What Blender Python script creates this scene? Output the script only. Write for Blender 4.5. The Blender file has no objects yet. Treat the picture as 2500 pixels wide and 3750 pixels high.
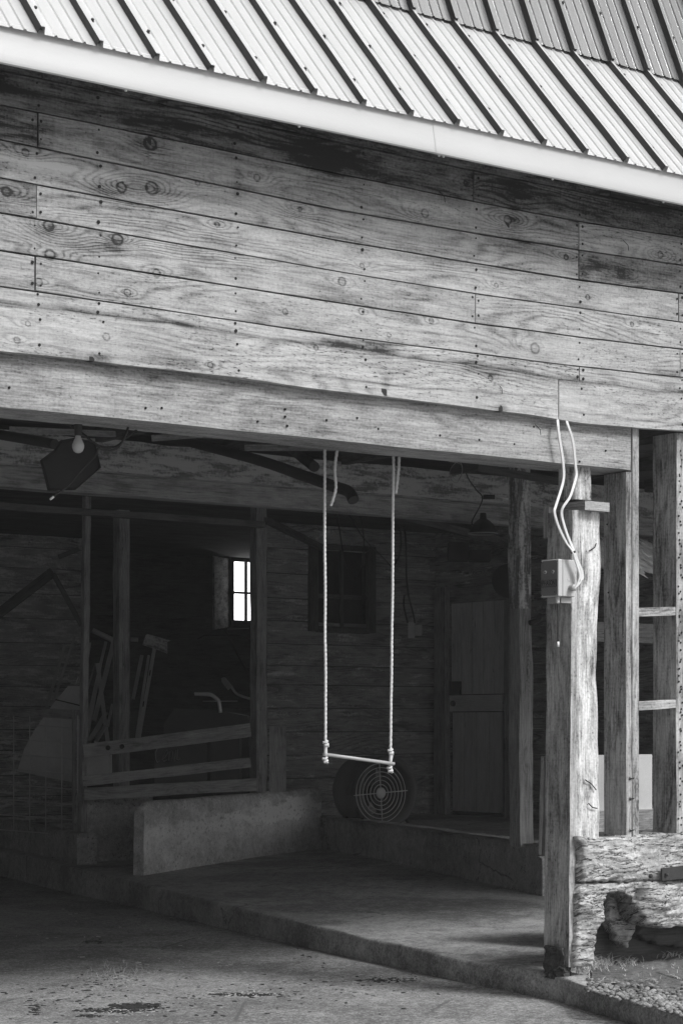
import bpy, bmesh, math, random
import numpy as np
from mathutils import Vector, noise as mn, Matrix
random.seed(7)
sc = bpy.context.scene
col = sc.collection

# ------------------------------------------------------------------ camera
F = 7652.0; HZ = 2655.0                       # focal length and horizon in photo pixels
TH = math.atan(10388 / 7652); SX, SY = math.sin(TH), math.cos(TH)
CX, CY, CZ = -8.135, -8.910, 1.6              # world: x along the barn front, y into the barn
FW = (SY, SX); RT = (SX, -SY)
cd = bpy.data.cameras.new('camera'); cam = bpy.data.objects.new('camera', cd); col.objects.link(cam)
cam.location = (CX, CY, CZ); cam.rotation_euler = (math.pi / 2, 0, -math.atan2(FW[0], FW[1]))
cd.sensor_fit = 'VERTICAL'; cd.sensor_height = 36; cd.lens = F / 3750 * 36; cd.shift_y = (HZ - 1875) / 3750
cd.clip_end = 5000; cd.clip_start = .05
sc.camera = cam
# ------------------------------------------------------------------ light: hazy overcast, black and white photograph
SUN_EL, SUN_AZ = math.radians(46), math.radians(-20)   # azimuth measured from -y (in front of the barn) towards -x
sd = Vector((-math.sin(SUN_AZ) * math.cos(SUN_EL), -math.cos(SUN_AZ) * math.cos(SUN_EL), math.sin(SUN_EL)))
w = bpy.data.worlds.new('World'); sc.world = w; w.use_nodes = True
wn = w.node_tree; bg = wn.nodes['Background']
sky = wn.nodes.new('ShaderNodeTexSky'); sky.sky_type = 'NISHITA'; sky.sun_disc = False
sky.sun_elevation = SUN_EL; sky.sun_rotation = math.atan2(sd.x, sd.y); sky.dust_density = 5; sky.air_density = 1.5
bw = wn.nodes.new('ShaderNodeRGBToBW'); wn.links.new(sky.outputs[0], bw.inputs[0]); wn.links.new(bw.outputs[0], bg.inputs[0])
bg.inputs[1].default_value = .085
sl = bpy.data.lights.new('sun', 'SUN'); sl.energy = 2.0; sl.angle = math.radians(15); sl.color = (1, 1, 1)
so = bpy.data.objects.new('sun', sl); col.objects.link(so); so.rotation_euler = sd.to_track_quat('Z', 'Y').to_euler(); so.location = (-5, -10, 20)
sc.view_settings.view_transform = 'Standard'; sc.view_settings.look = 'None'; sc.view_settings.exposure = .55
sc.cycles.max_bounces = 8; sc.cycles.diffuse_bounces = 6

# ------------------------------------------------------------------ photo pixel -> world point on a chosen plane
def G(x, y, D):
    k = (x - 1250) / F
    return Vector((CX + D * (FW[0] + k * RT[0]), CY + D * (FW[1] + k * RT[1]), CZ + (HZ - y) / F * D))
def DW(x, wv): return (wv - CY) / (FW[1] + (x - 1250) / F * RT[1])
def Wp(x, y, wv): return G(x, y, DW(x, wv))
def Up(x, y, u): return G(x, y, (u - CX) / (FW[0] + (x - 1250) / F * RT[0]))
def Zp(x, y, z): return G(x, y, (CZ - z) * F / (y - HZ))
V = Vector

# ------------------------------------------------------------------ material helpers (grey values only)
class NT:
    def __init__(s, name):
        s.m = bpy.data.materials.new(name); s.m.use_nodes = True; s.t = s.m.node_tree; s.b = s.t.nodes['Principled BSDF']
        s.b.inputs['Specular IOR Level'].default_value = .25
    def n(s, ty): return s.t.nodes.new(ty)
    def set(s, sock, v):
        if isinstance(v, (int, float)): sock.default_value = v
        elif isinstance(v, tuple): sock.default_value = v
        else: s.t.links.new(v, sock)
    def m_(s, op, a, b=0.0, c=0.0, clamp=False):
        n = s.n('ShaderNodeMath'); n.operation = op; n.use_clamp = clamp
        s.set(n.inputs[0], a); s.set(n.inputs[1], b); s.set(n.inputs[2], c); return n.outputs[0]
    def add(s, a, b): return s.m_('ADD', a, b)
    def mul(s, a, b): return s.m_('MULTIPLY', a, b)
    def mad(s, a, b, c): return s.m_('MULTIPLY_ADD', a, b, c)
    def uv(s):
        n = s.n('ShaderNodeUVMap'); n.uv_map = 'UVMap'; p = s.n('ShaderNodeSeparateXYZ'); s.t.links.new(n.outputs[0], p.inputs[0])
        return p.outputs[0], p.outputs[1]
    def pos(s):
        n = s.n('ShaderNodeTexCoord'); p = s.n('ShaderNodeSeparateXYZ'); s.t.links.new(n.outputs['Object'], p.inputs[0])
        return p.outputs[0], p.outputs[1], p.outputs[2]
    def vec(s, x, y, z=0.0):
        n = s.n('ShaderNodeCombineXYZ'); s.set(n.inputs[0], x); s.set(n.inputs[1], y); s.set(n.inputs[2], z); return n.outputs[0]
    def noise(s, v, scale=1.0, detail=2.0, rough=.55, dist=0.0):
        n = s.n('ShaderNodeTexNoise'); s.t.links.new(v, n.inputs['Vector'])
        n.inputs['Scale'].default_value = scale; n.inputs['Detail'].default_value = detail
        n.inputs['Roughness'].default_value = rough; n.inputs['Distortion'].default_value = dist; return n.outputs[0]
    def vor(s, v, scale=1.0, feat='F1', rnd=1.0):
        n = s.n('ShaderNodeTexVoronoi'); n.feature = feat; s.t.links.new(v, n.inputs['Vector']); n.inputs['Scale'].default_value = scale
        n.inputs['Randomness'].default_value = rnd; return n
    def mr(s, x, a, b, c=0.0, d=1.0, smooth=True):
        n = s.n('ShaderNodeMapRange'); n.interpolation_type = 'SMOOTHSTEP' if smooth else 'LINEAR'; n.clamp = True
        s.set(n.inputs[0], x); s.set(n.inputs[1], a); s.set(n.inputs[2], b); s.set(n.inputs[3], c); s.set(n.inputs[4], d); return n.outputs[0]
    def mix(s, f, a, b):
        n = s.n('ShaderNodeMix'); n.data_type = 'FLOAT'; s.set(n.inputs[0], f); s.set(n.inputs[2], a); s.set(n.inputs[3], b); return n.outputs[0]
    def attr(s, name):
        n = s.n('ShaderNodeAttribute'); n.attribute_name = name; return n.outputs['Fac']
    def out(s, val, rough=.85, bump=None, bs=.3, bd=.004, metal=0.0, spec=None):
        c = s.n('ShaderNodeCombineColor'); v = s.m_('MAXIMUM', val, .004) if not isinstance(val, (int, float)) else val
        for i in range(3): s.set(c.inputs[i], v)
        s.t.links.new(c.outputs[0], s.b.inputs['Base Color']); s.set(s.b.inputs['Roughness'], rough); s.b.inputs['Metallic'].default_value = metal
        if spec is not None: s.b.inputs['Specular IOR Level'].default_value = spec
        if bump is not None:
            n = s.n('ShaderNodeBump'); n.inputs['Strength'].default_value = bs; n.inputs['Distance'].default_value = bd
            s.t.links.new(bump, n.inputs['Height']); s.t.links.new(n.outputs[0], s.b.inputs['Normal'])
        return s.m

def wood(name, lo, hi, knots=1.0, ring=1.0, stain=.5, bias=0.0, paint=None, pv=.5, bs=.5, speck=.3, attrs=False, fine=1.0, kscale=1.0, amp=1.0):
    s = NT(name); u, v = s.uv()
    # sparse knots
    vo = s.vor(s.vec(s.mul(u, 1.5 * kscale), s.mul(v, 4.2 * kscale)), 1.0)
    sel = s.mr(s.noise(vo.outputs['Position'], 3.1, 0), .50, .53)
    d = vo.outputs['Distance']
    kb = s.mul(s.mul(s.mr(d, .0, .34, 1, 0), sel), knots)
    kc = s.mul(s.mul(s.mr(d, .045, .085, 1, 0), sel), knots)
    if attrs:
        kb = s.add(s.mul(kb, .5), s.attr('kb')); kc = s.add(s.mul(kc, .5), s.attr('kc'))
    warp = s.noise(s.vec(s.mul(u, 2.1), s.mul(v, 7)), 1, 2)
    Fl = s.noise(s.vec(s.mul(u, .55), s.mad(warp, .25, s.mul(v, 4.0))), 1, 1.5, .5)
    Fl = s.add(s.mad(v, 3.2, s.mul(Fl, 2.6)), s.mul(kb, .9))
    Fl = s.mad(warp, .16, Fl)
    rg = s.m_('SINE', s.mul(Fl, 42.0)); rg = s.mad(rg, .5, .5); rg = s.m_('POWER', rg, 2.4)
    rmask = s.mr(s.noise(s.vec(s.mul(u, .8), s.mul(v, 3)), 1, 1), .35, .62)
    rg = s.mul(rg, s.mad(rmask, .8, .35))
    streak = s.noise(s.vec(s.mul(u, 1.6), s.mad(kb, .35, s.mul(v, 32))), 1, 5, .62)
    fib = s.noise(s.vec(s.mul(u, 9), s.mul(v, 260)), 1, 2, .6)
    saw = s.noise(s.vec(s.mul(u, 120), s.mul(v, 2.5)), 1, 1)
    big = s.noise(s.vec(s.mul(u, 1.3), s.mul(v, 3.6)), 1, 5, .6, .6)
    sp = s.noise(s.vec(s.mul(u, 55), s.mul(v, 70)), 1, 2, .6)
    t = .52 + bias
    st2 = s.noise(s.vec(s.mul(u, 5.5), s.mul(v, 105)), 1, 3, .7)
    t = s.mad(s.add(streak, -.5), .95 * amp, t); t = s.mad(s.add(st2, -.5), 1.35 * fine * amp, t)
    blotch = s.noise(s.vec(s.mul(u, 4.2), s.mad(streak, .6, s.mul(v, 14))), 1, 4, .65); t = s.mad(s.mr(blotch, .40, .56, 1, 0), -.30 * stain, s.add(t, .08 * stain))
    fl = s.noise(s.vec(s.mul(u, 30), s.mul(v, 115)), 1, 1, .5); t = s.mad(s.mul(s.mr(fl, .36, .28), s.mr(s.noise(s.vec(s.mul(u, 1.1), s.mul(v, 4), 7.0), 1, 2), .45, .6)), -.55 * speck, t)
    t = s.mad(s.add(fib, -.5), .45 * fine, t)
    t = s.mad(s.add(saw, -.5), .18, t)
    t = s.mad(rg, -.34 * ring, s.add(t, .09 * ring))
    t = s.mad(s.mr(big, .34, .60, 1, 0), -.5 * stain, s.add(t, .12 * stain))
    t = s.mad(s.add(sp, -.5), speck, t)
    t = s.mad(s.mr(sp, .27, .34, 1, 0), -.5 * speck, t)
    t = s.mad(kb, -.16, t)
    ringk = s.mul(s.mr(kc, .15, .5), s.mr(kc, .55, .95, 1, 0))
    t = s.mad(kc, -.10, s.mad(ringk, -.42, t))
    if attrs:
        t = s.add(t, s.attr('tone'))   # worm tracks and short dark dashes on the bleached lowest boards
        fm = s.mr(s.noise(s.vec(s.mul(u, .9), s.mul(v, 3.5), 2.0), 1, 3), .42, .58); t = s.mad(s.mul(s.mul(s.mr(fl, .42, .35), fm), s.mr(s.attr('tone'), .02, .12)), -.42, t)
    hgt = s.add(s.mul(streak, .6), s.mad(rg, -.35, s.mul(fib, .4)))
    val = s.mr(t, -.1, 1.1, lo, hi, False)
    # checks (cracks) along the grain
    ck = s.noise(s.vec(s.mul(u, .9), s.mul(v, 20)), 1, 2, .5, .3)
    ckm = s.mul(s.mr(s.m_('ABSOLUTE', s.add(ck, -.5)), .0, .008, 1, 0), s.mr(s.noise(s.vec(s.mul(u, 1.1), s.mul(v, 5), 3.0), 1, 1), .55, .62))
    val = s.mul(val, s.mad(ckm, -.7, 1.0))
    if paint:
        pm = s.noise(s.vec(s.mul(u, 2.6), s.mul(v, 13)), 1, 6, .72, .3)
        pm2 = s.noise(s.vec(s.mul(u, 45), s.mul(v, 30)), 1, 2)
        pmask = s.mr(s.add(pm, s.mul(s.add(pm2, -.5), .25)), 1 - pv - .09, 1 - pv + .09)
        val = s.mix(pmask, val, s.mad(s.add(fib, -.5), .12, paint)); hgt = s.mad(pmask, .5, hgt)
    return s.out(val, .88, hgt, bs, .004)

def concrete(name, lo, hi, sc_=1.0, pits=.6, grit=.5, bs=.6, stain=.6, dirt=False, band=False):
    s = NT(name); x, y, z = s.pos(); p = s.vec(x, y, z)
    a = s.noise(p, 1.1 * sc_, 6, .62); b = s.noise(p, 9 * sc_, 4, .6); c = s.noise(p, 85 * sc_, 3, .7)
    t = s.mad(s.add(a, -.5), 1.5 * stain + .3, .5); t = s.mad(s.add(b, -.5), 1.1, t); t = s.mad(s.add(s.noise(p, 30 * sc_, 3, .7), -.5), grit * 1.3, t); t = s.mad(s.add(c, -.5), grit * 1.6, t); t = s.mad(s.mr(s.noise(p, 48 * sc_, 2, .6), .60, .68), .30 * grit, t); t = s.mad(s.mr(s.noise(p, 33 * sc_, 2, .6), .33, .27), -.35 * grit, t)
    vo = s.vor(p, 26 * sc_); pm = s.mr(vo.outputs['Distance'], .16, .26, 1, 0)
    pm = s.mul(pm, s.mr(s.noise(p, 5, 2), .5, .6)); t = s.mad(pm, -pits, t)
    if dirt:   # drifted dirt and wet patches on the yard
        dn = s.noise(s.vec(s.mul(x, .8), s.mul(y, .8), z), 1, 5, .6, .4); t = s.mad(s.mr(dn, .44, .6), -.35, t)
        sw = s.noise(s.vec(s.mul(s.add(x, y), 1.2), s.mul(s.add(x, s.mul(y, -1)), 9), 0), 1, 4, .65); t = s.mad(s.add(sw, -.5), .5, t)
    ce = s.vor(s.vec(s.mad(b, .25, x), s.mad(b, .3, y), z), .75, 'DISTANCE_TO_EDGE').outputs['Distance']
    t = s.mad(s.mul(s.mr(ce, .002, .010, 1, 0), s.mr(s.noise(p, .9, 1), .50, .56)), -.6, t)
    val = s.mr(t, 0, 1, lo, hi, False)
    if band:   # pale speckled band along the lower part of the wall
        u, v = s.uv(); e = s.noise(s.vec(s.mul(u, 2.2), s.mul(v, 6)), 1, 5, .65)
        vv = s.mad(s.add(e, -.5), .55, s.mad(u, -.035, v))
        bm_ = s.add(s.mul(s.mul(s.mr(vv, .22, .33), s.mr(vv, .38, .50, 1, 0)), s.mr(u, 1.0, 3.0, .25, 1)), s.mul(s.mul(s.mr(vv, .05, .2), s.mr(vv, .35, .52, 1, 0)), .35))
        sp = s.noise(s.vec(s.mul(u, 22), s.mul(v, 26)), 1, 3, .6)
        bm_ = s.mul(bm_, s.mr(sp, .30, .50)); val = s.mix(s.m_('MINIMUM', bm_, 1.0), val, .95)
    h = s.add(s.mul(b, .4), s.mad(pm, -.8, s.mul(c, .5)))
    return s.out(val, .9, h, bs, .006)

def rotten(name, lo, hi):
    s = NT(name); u, v = s.uv(); x, y, z = s.pos(); p = s.vec(x, y, z)
    st = s.noise(s.vec(s.mul(u, 2.5), s.mul(v, 38)), 1, 4, .65, .4); iso = s.noise(p, 17, 6, .72); big = s.noise(p, 4.5, 4, .6)
    ck = s.noise(s.vec(s.mul(u, 2.2), s.mad(iso, .35, s.mul(v, 19))), 1, 4, .7); ck2 = s.noise(s.vec(s.mul(u, 13), s.mul(v, 11), 4.0), 1, 3, .6, .8)
    crm = s.add(s.mul(s.mr(s.m_('ABSOLUTE', s.add(ck, -.5)), .0, .022, 1, 0), s.mr(iso, .38, .55)), s.mul(s.mr(s.m_('ABSOLUTE', s.add(ck2, -.5)), .0, .012, 1, 0), s.mr(big, .52, .6)))
    t = s.mad(s.add(st, -.5), .9, .62); t = s.mad(s.add(iso, -.5), 1.3, t); t = s.mad(s.mr(big, .35, .55, 1, 0), -.22, t); t = s.mad(crm, -.7, t)
    fib = s.noise(s.vec(s.mul(u, 12), s.mul(v, 200)), 1, 2); t = s.mad(s.add(fib, -.5), .6, t)
    return s.out(s.mr(t, 0, 1, lo, hi, False), .92, s.add(iso, s.mul(crm, -.6)), 1.0, .012)

def plain(name, v, rough=.6, metal=0.0, var=.15, sc_=6.0, spec=None, bs=.1, emit=0):
    s = NT(name); x, y, z = s.pos(); p = s.vec(x, y, z)
    a = s.noise(p, sc_, 5, .65); b = s.noise(p, sc_ * 12, 3, .6)
    f = s.mad(s.add(a, -.5), var * 3, s.mad(s.add(b, -.5), var, 1.0))
    return s.out(s.mul(f, v), rough, b, bs, .002, metal, spec)

# ------------------------------------------------------------------ mesh builder
def hn(a, b=0., c=0.): return mn.noise(Vector((a, b, c)))
class MB:
    def __init__(s): s.v = []; s.f = []; s.uv = []; s.sm = []
    def quad(s, pts, uvs=None, smooth=False):
        i = len(s.v); s.v += [tuple(p) for p in pts]; s.f.append(tuple(range(i, i + len(pts))))
        if uvs is None:
            o = V(pts[0]); a = (V(pts[1]) - o); la = a.length or 1; a = a / la; nn = a.cross(V(pts[-1]) - o); b = nn.cross(a); b = b.normalized() if b.length > 0 else V((0, 0, 1))
            uvs = [((V(p) - o).dot(a), (V(p) - o).dot(b)) for p in pts]
        s.uv.append(uvs); s.sm.append(smooth)
    def timber(s, a, b, W, H, side=None, n=1, jit=0.0, seed=None, sub=1, freq=2.5, W2=None, H2=None, caps=True):
        """board or beam from a to b; W measured along `side`, H across it; grain runs along it"""
        a = V(a); b = V(b); L = (b - a).length; t = (b - a) / L
        if side is None: side = V((1, 0, 0)) if abs(t.x) < .7 else V((0, 1, 0))
        X = V(side); X = (X - t * X.dot(t)).normalized(); Y = t.cross(X)
        seed = random.uniform(0, 500) if seed is None else seed
        ou, ov = seed * 1.37, seed * .73
        prof = []
        for (x0, y0, x1, y1) in ((-1, -1, 1, -1), (1, -1, 1, 1), (1, 1, -1, 1), (-1, 1, -1, -1)):
            for k in range(sub): prof.append((x0 + (x1 - x0) * k / sub, y0 + (y1 - y0) * k / sub))
        m = len(prof); rings = []
        for i in range(n + 1):
            q = i / n; w_ = (W + ((W2 or W) - W) * q) / 2; h_ = (H + ((H2 or H) - H) * q) / 2; c = a + (b - a) * q; row = []
            for (px, py) in prof:
                dx, dy = px * w_, py * h_
                if jit:
                    s1 = q * L * freq
                    dx += px * jit * (hn(s1, seed, px * 2 + 3) + .5 * hn(s1 * 3, seed, py * 3 + 1)); dy += py * jit * (hn(s1, seed + 9, py * 2) + .5 * hn(s1 * 3, seed + 5, px * 3))
                    if abs(px) == 1 and abs(py) == 1: dx *= .985; dy *= .985
                row.append(c + X * dx + Y * dy)
            rings.append(row)
        base = len(s.v)
        for row in rings: s.v += [tuple(p) for p in row]
        per = [0]
        for k in range(m):
            p, q = prof[k], prof[(k + 1) % m]; per.append(per[-1] + math.hypot((q[0] - p[0]) * W / 2, (q[1] - p[1]) * H / 2))
        for i in range(n):
            for k in range(m):
                k2 = (k + 1) % m; side_i = k // sub
                s.f.append((base + i * m + k, base + i * m + k2, base + (i + 1) * m + k2, base + (i + 1) * m + k))
                u0, u1 = ou + L * i / n, ou + L * (i + 1) / n; v0, v1 = ov + per[k] + side_i * .37, ov + per[k + 1] + side_i * .37
                s.uv.append([(u0, v0), (u0, v1), (u1, v1), (u1, v0)]); s.sm.append(False)
        if caps:
            for i, rev in ((0, True), (n, False)):
                idx = [base + i * m + k for k in range(m)]; uvs = [(ou + prof[k][0] * W * .25, ov + prof[k][1] * H * 2) for k in range(m)]
                if rev: idx.reverse(); uvs.reverse()
                s.f.append(tuple(idx)); s.uv.append(uvs); s.sm.append(False)
        return s
    def box(s, lo, hi): # axis aligned in world
        lo = V(lo); hi = V(hi); d = hi - lo; c = (lo + hi) / 2; ax = max(range(3), key=lambda i: d[i])
        e = [V((1, 0, 0)), V((0, 1, 0)), V((0, 0, 1))]; o = [i for i in range(3) if i != ax]
        return s.timber(c - e[ax] * d[ax] / 2, c + e[ax] * d[ax] / 2, d[o[0]], (d[o[1]]), side=e[o[0]])
    def tube(s, pts, r, n=8, r2=None, caps=True, smooth=True, strands=0, pitch=.08, amp=.2):
        pts = [V(p) for p in pts]; N = len(pts); base = len(s.v); X = None; dist = 0
        for i, p in enumerate(pts):
            t = (pts[min(i + 1, N - 1)] - pts[max(i - 1, 0)]).normalized()
            if X is None: X = t.orthogonal().normalized()
            X = (X - t * X.dot(t)).normalized(); Y = t.cross(X)
            if i: dist += (p - pts[i - 1]).length
            rr = r if not callable(r) else r(i / (N - 1))
            for k in range(n):
                A = 2 * math.pi * k / n; q = rr * (1 + (amp * (math.cos(strands * (A - 2 * math.pi * dist / pitch))) if strands else 0))
                s.v.append(tuple(p + X * math.cos(A) * q + Y * math.sin(A) * q))
        o = random.uniform(0, 99)
        for i in range(N - 1):
            for k in range(n):
                k2 = (k + 1) % n; s.f.append((base + i * n + k, base + i * n + k2, base + (i + 1) * n + k2, base + (i + 1) * n + k))
                s.uv.append([(o + i * .05, k * .01), (o + i * .05, k * .01 + .01), (o + i * .05 + .05, k * .01 + .01), (o + i * .05 + .05, k * .01)]); s.sm.append(smooth)
        if caps:
            for i, rev in ((0, True), (N - 1, False)):
                idx = [base + i * n + k for k in range(n)]
                if rev: idx.reverse()
                s.f.append(tuple(idx)); s.uv.append([(0, 0)] * n); s.sm.append(False)
        return s
    def prism(s, pts, dvec):
        """polygon (list of points) extruded by dvec"""
        pts = [V(p) for p in pts]; d = V(dvec); n = len(pts)
        c = sum(pts, V()) / n; nn = V()
        for i in range(n): nn += (pts[i] - c).cross(pts[(i + 1) % n] - c)
        if nn.dot(d) > 0: pts.reverse()
        s.quad(pts); s.quad([p + d for p in reversed(pts)])
        for i in range(n):
            j = (i + 1) % n; s.quad([pts[j], pts[i], pts[i] + d, pts[j] + d])
        return s
    def lathe(s, prof, c, ax, n=24, smooth=True, closed=False):
        """prof: (radius, distance along ax)"""
        ax = V(ax).normalized(); X = ax.orthogonal().normalized(); Y = ax.cross(X); base = len(s.v); c = V(c)
        for (r, h) in prof:
            for k in range(n):
                A = 2 * math.pi * k / n; s.v.append(tuple(c + ax * h + X * math.cos(A) * r + Y * math.sin(A) * r))
        m = len(prof)
        for i in range(m if closed else m - 1):
            i2 = (i + 1) % m
            for k in range(n):
                k2 = (k + 1) % n; s.f.append((base + i * n + k, base + i * n + k2, base + i2 * n + k2, base + i2 * n + k))
                s.uv.append([(0, 0)] * 4); s.sm.append(smooth)
        return s
    def build(s, name, mat, parent=None, label=None, cat=None, group=None, kind=None, attrs=None):
        me = bpy.data.meshes.new(name); me.from_pydata(s.v, [], s.f)
        ul = me.uv_layers.new(name='UVMap'); flat = [c for f in s.uv for p in f for c in p]; ul.data.foreach_set('uv', flat)
        me.polygons.foreach_set('use_smooth', s.sm)
        if attrs:
            for k, arr in attrs.items(): a = me.attributes.new(k, 'FLOAT', 'POINT'); a.data.foreach_set('value', arr)
        me.update(); me.materials.append(mat)
        o = bpy.data.objects.new(name, me); col.objects.link(o)
        if parent: o.parent = parent
        tag(o, label, cat, group, kind); return o
def multi(mb, name, mat, parent, limit=100, **kw):
    """every separate piece of the mesh becomes an object of its own"""
    par = list(range(len(mb.v)))
    def find(i):
        while par[i] != i: par[i] = par[par[i]]; i = par[i]
        return i
    # quads written without shared vertices are welded by position first
    pos = {}
    for i, p in enumerate(mb.v):
        k = (round(p[0], 5), round(p[1], 5), round(p[2], 5))
        if k in pos: par[find(i)] = find(pos[k])
        else: pos[k] = i
    for f in mb.f:
        for j in f[1:]: par[find(j)] = find(f[0])
    comp = {}
    for fi, f in enumerate(mb.f): comp.setdefault(find(f[0]), []).append(fi)
    def make(fis):
        m = MB(); mp = {}
        for fi in fis:
            t = []
            for j in mb.f[fi]:
                if j not in mp: mp[j] = len(m.v); m.v.append(mb.v[j])
                t.append(mp[j])
            m.f.append(tuple(t)); m.uv.append(mb.uv[fi]); m.sm.append(mb.sm[fi])
        return m
    def vis(fis):   # nearest the picture's centre line of sight first
        p = V(mb.v[mb.f[fis[0]][0]]); D = (p.x - CX) * FW[0] + (p.y - CY) * FW[1]; X = 1250 + F * ((p.x - CX) * RT[0] + (p.y - CY) * RT[1]) / D; Y = HZ - F * (p.z - CZ) / D
        return (0 if -30 < X < 2530 and -30 < Y < 3780 else 1, D)
    cs_ = sorted(comp.values(), key=vis); out = []
    for fis in cs_[:limit]: out.append(make(fis).build(name, mat, parent, **kw))
    if len(cs_) > limit:
        out.append(make([f for c in cs_[limit:] for f in c]).build(name, mat, parent, kind='stuff'))
    return out
def tag(o, label=None, cat=None, group=None, kind=None):
    for k, v in (('label', label), ('category', cat), ('group', group), ('kind', kind)):
        if v: o[k] = v
    return o
def empty(name, label, cat, group=None):
    o = bpy.data.objects.new(name, None); col.objects.link(o); o.empty_display_size = .1; return tag(o, label, cat, group)
def smoothpath(pts, k=6):
    pts = [V(p) for p in pts]; out = []
    for i in range(len(pts) - 1):
        p0 = pts[max(i - 1, 0)]; p1 = pts[i]; p2 = pts[i + 1]; p3 = pts[min(i + 2, len(pts) - 1)]
        for j in range(k):
            t = j / k; out.append(.5 * ((2 * p1) + (-p0 + p2) * t + (2 * p0 - 5 * p1 + 4 * p2 - p3) * t * t + (-p0 + 3 * p1 - 3 * p2 + p3) * t ** 3))
    out.append(pts[-1]); return out
def relief(outline, fu, fz, cell, w0, thick, bump, seed, bulges=()):
    """worn timber seen from the front: outline polygon in (x,z), solid with a rough front face"""
    from math import floor
    n = len(outline)
    def inside(x, z):
        c = False; j = n - 1
        for i in range(n):
            xi, zi = outline[i]; xj, zj = outline[j]
            if (zi > z) != (zj > z) and x < (xj - xi) * (z - zi) / (zj - zi) + xi: c = not c
            j = i
        return c
    x0 = min(p[0] for p in outline); x1 = max(p[0] for p in outline); z0 = min(p[1] for p in outline); z1 = max(p[1] for p in outline)
    nx = int((x1 - x0) / cell) + 2; nz = int((z1 - z0) / cell) + 2; mb = MB(); idx = {}
    keep = set()
    for i in range(nx):
        for k in range(nz):
            x = x0 + (i + .5) * cell; z = z0 + (k + .5) * cell
            if inside(x + .012 * hn(x * 25, z * 25, seed), z + .012 * hn(z * 25, x * 25, seed + 3)): keep.add((i, k))
    def depth_in(i, k):
        return sum(1 for a in (-2, -1, 0, 1) for b in (-2, -1, 0, 1) if (i + a, k + b) in keep) / 16
    def vert(i, k, back):
        key = (i, k, back)
        if key in idx: return idx[key]
        x = x0 + i * cell; z = z0 + k * cell; e = depth_in(i, k)
        jx = .35 * cell * hn(x * 60, z * 60, seed); jz = .35 * cell * hn(x * 60, z * 60, seed + 7)
        if back: y = w0 + thick
        else: y = w0 + bump * (1.1 * hn(x * 4, z * 7, seed) + .2 * hn(x * 8, z * 34, seed) + .55 * max(0, .25 - abs(hn(x * 5, z * 26, seed + 2))) * 2.2 + .25 * hn(x * 60, z * 90, seed)) - sum(a_ * math.exp(-((x - bx_) / rx_) ** 2 - ((z - bz_) / rz_) ** 2) for bx_, bz_, rx_, rz_, a_ in bulges) + (1 - e) * .02
        idx[key] = len(mb.v); mb.v.append((x + jx, y, z + jz)); return idx[key]
    for (i, k) in keep:
        def face(vs, us):
            mb.f.append(tuple(vs)); mb.uv.append([(seed + a, seed * .3 + b) for a, b in us]); mb.sm.append(True)
        c = [(i, k), (i + 1, k), (i + 1, k + 1), (i, k + 1)]; us = [(a * cell, b * cell) for a, b in c]
        face([vert(a, b, False) for a, b in c], us); face([vert(a, b, True) for a, b in reversed(c)], us[::-1])
        for (di, dk, e0, e1) in ((-1, 0, (i, k + 1), (i, k)), (1, 0, (i + 1, k), (i + 1, k + 1)), (0, -1, (i, k), (i + 1, k)), (0, 1, (i + 1, k + 1), (i, k + 1))):
            if (i + di, k + dk) not in keep:
                q = [vert(*e1, False), vert(*e0, False), vert(*e0, True), vert(*e1, True)]
                face(q, [(e1[0] * cell, e1[1] * cell), (e0[0] * cell, e0[1] * cell), (e0[0] * cell + .02, e0[1] * cell + .1), (e1[0] * cell + .02, e1[1] * cell + .1)])
    return mb

# ------------------------------------------------------------------ materials
M = {}
M['siding'] = wood('weathered_siding', .035, .55, knots=.4, ring=.9, stain=.5, speck=.6, attrs=True, bias=.10, amp=.66)
M['beam'] = wood('header_timber', .08, .52, knots=.6, ring=.5, stain=.6, speck=.8, bias=.05)
M['post'] = wood('post_timber', .08, .86, knots=.8, ring=.5, stain=1.2, speck=.9, bias=.06, bs=.9)
M['stud'] = wood('stud_timber', .07, .62, knots=.8, ring=.6, stain=.9, speck=.7, bias=.06)
M['jamb'] = wood('jamb_timber', .08, .50, knots=.8, ring=.7, stain=.5)
M['rotten'] = rotten('rotten_timber', .03, .72)
M['dim'] = wood('dim_timber', .12, .5, knots=.7, ring=.5, stain=.7)
M['dark'] = wood('dark_timber', .03, .14, knots=.5, ring=.4, stain=.7)  # very dark wood tone for inner and backing timbers
M['flaky'] = wood('flaking_whitewash_timber', .06, .25, paint=.46, pv=.53, stain=.6)
M['wash'] = wood('old_whitewash_boards', .14, .5, paint=.62, pv=.44, stain=.7)
M['wash2'] = wood('worn_whitewash_boards', .13, .5, paint=.66, pv=.38, stain=.7)
M['peel'] = wood('peeling_post', .06, .3, paint=.6, pv=.48, stain=.5)
M['door'] = wood('painted_door', .5, .8, ring=.1, knots=.3, stain=.6, speck=.5)
M['yard'] = concrete('yard_concrete', .12, .42, grit=2.0, dirt=True, stain=.5, pits=.5)
M['slab'] = concrete('slab_concrete', .18, .56, grit=1.1, dirt=True, stain=.5, pits=.3)
M['lowwall'] = concrete('pale_band_concrete', .24, .80, grit=.7, stain=.7, pits=.8, band=True)
M['kerb'] = concrete('kerb_concrete', .16, .62, grit=.8, stain=.8, pits=.6)
M['pebble'] = concrete('pebble_stone', .03, .42, sc_=8, pits=.2, stain=1.3)
M['soil'] = concrete('gritty_soil', .03, .20, sc_=2, grit=1.3)
M['earth'] = plain('black_mud', .03, .9, var=.4, sc_=20)
M['straw'] = plain('straw', .45, .8, var=.3, sc_=30)
M['grass'] = plain('dry_grass', .42, .8, var=.4, sc_=20)
M['rope'] = plain('white_rope', .62, .85, var=.15, sc_=40)
M['cable'] = plain('white_cable', .78, .45, var=.05)
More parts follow.
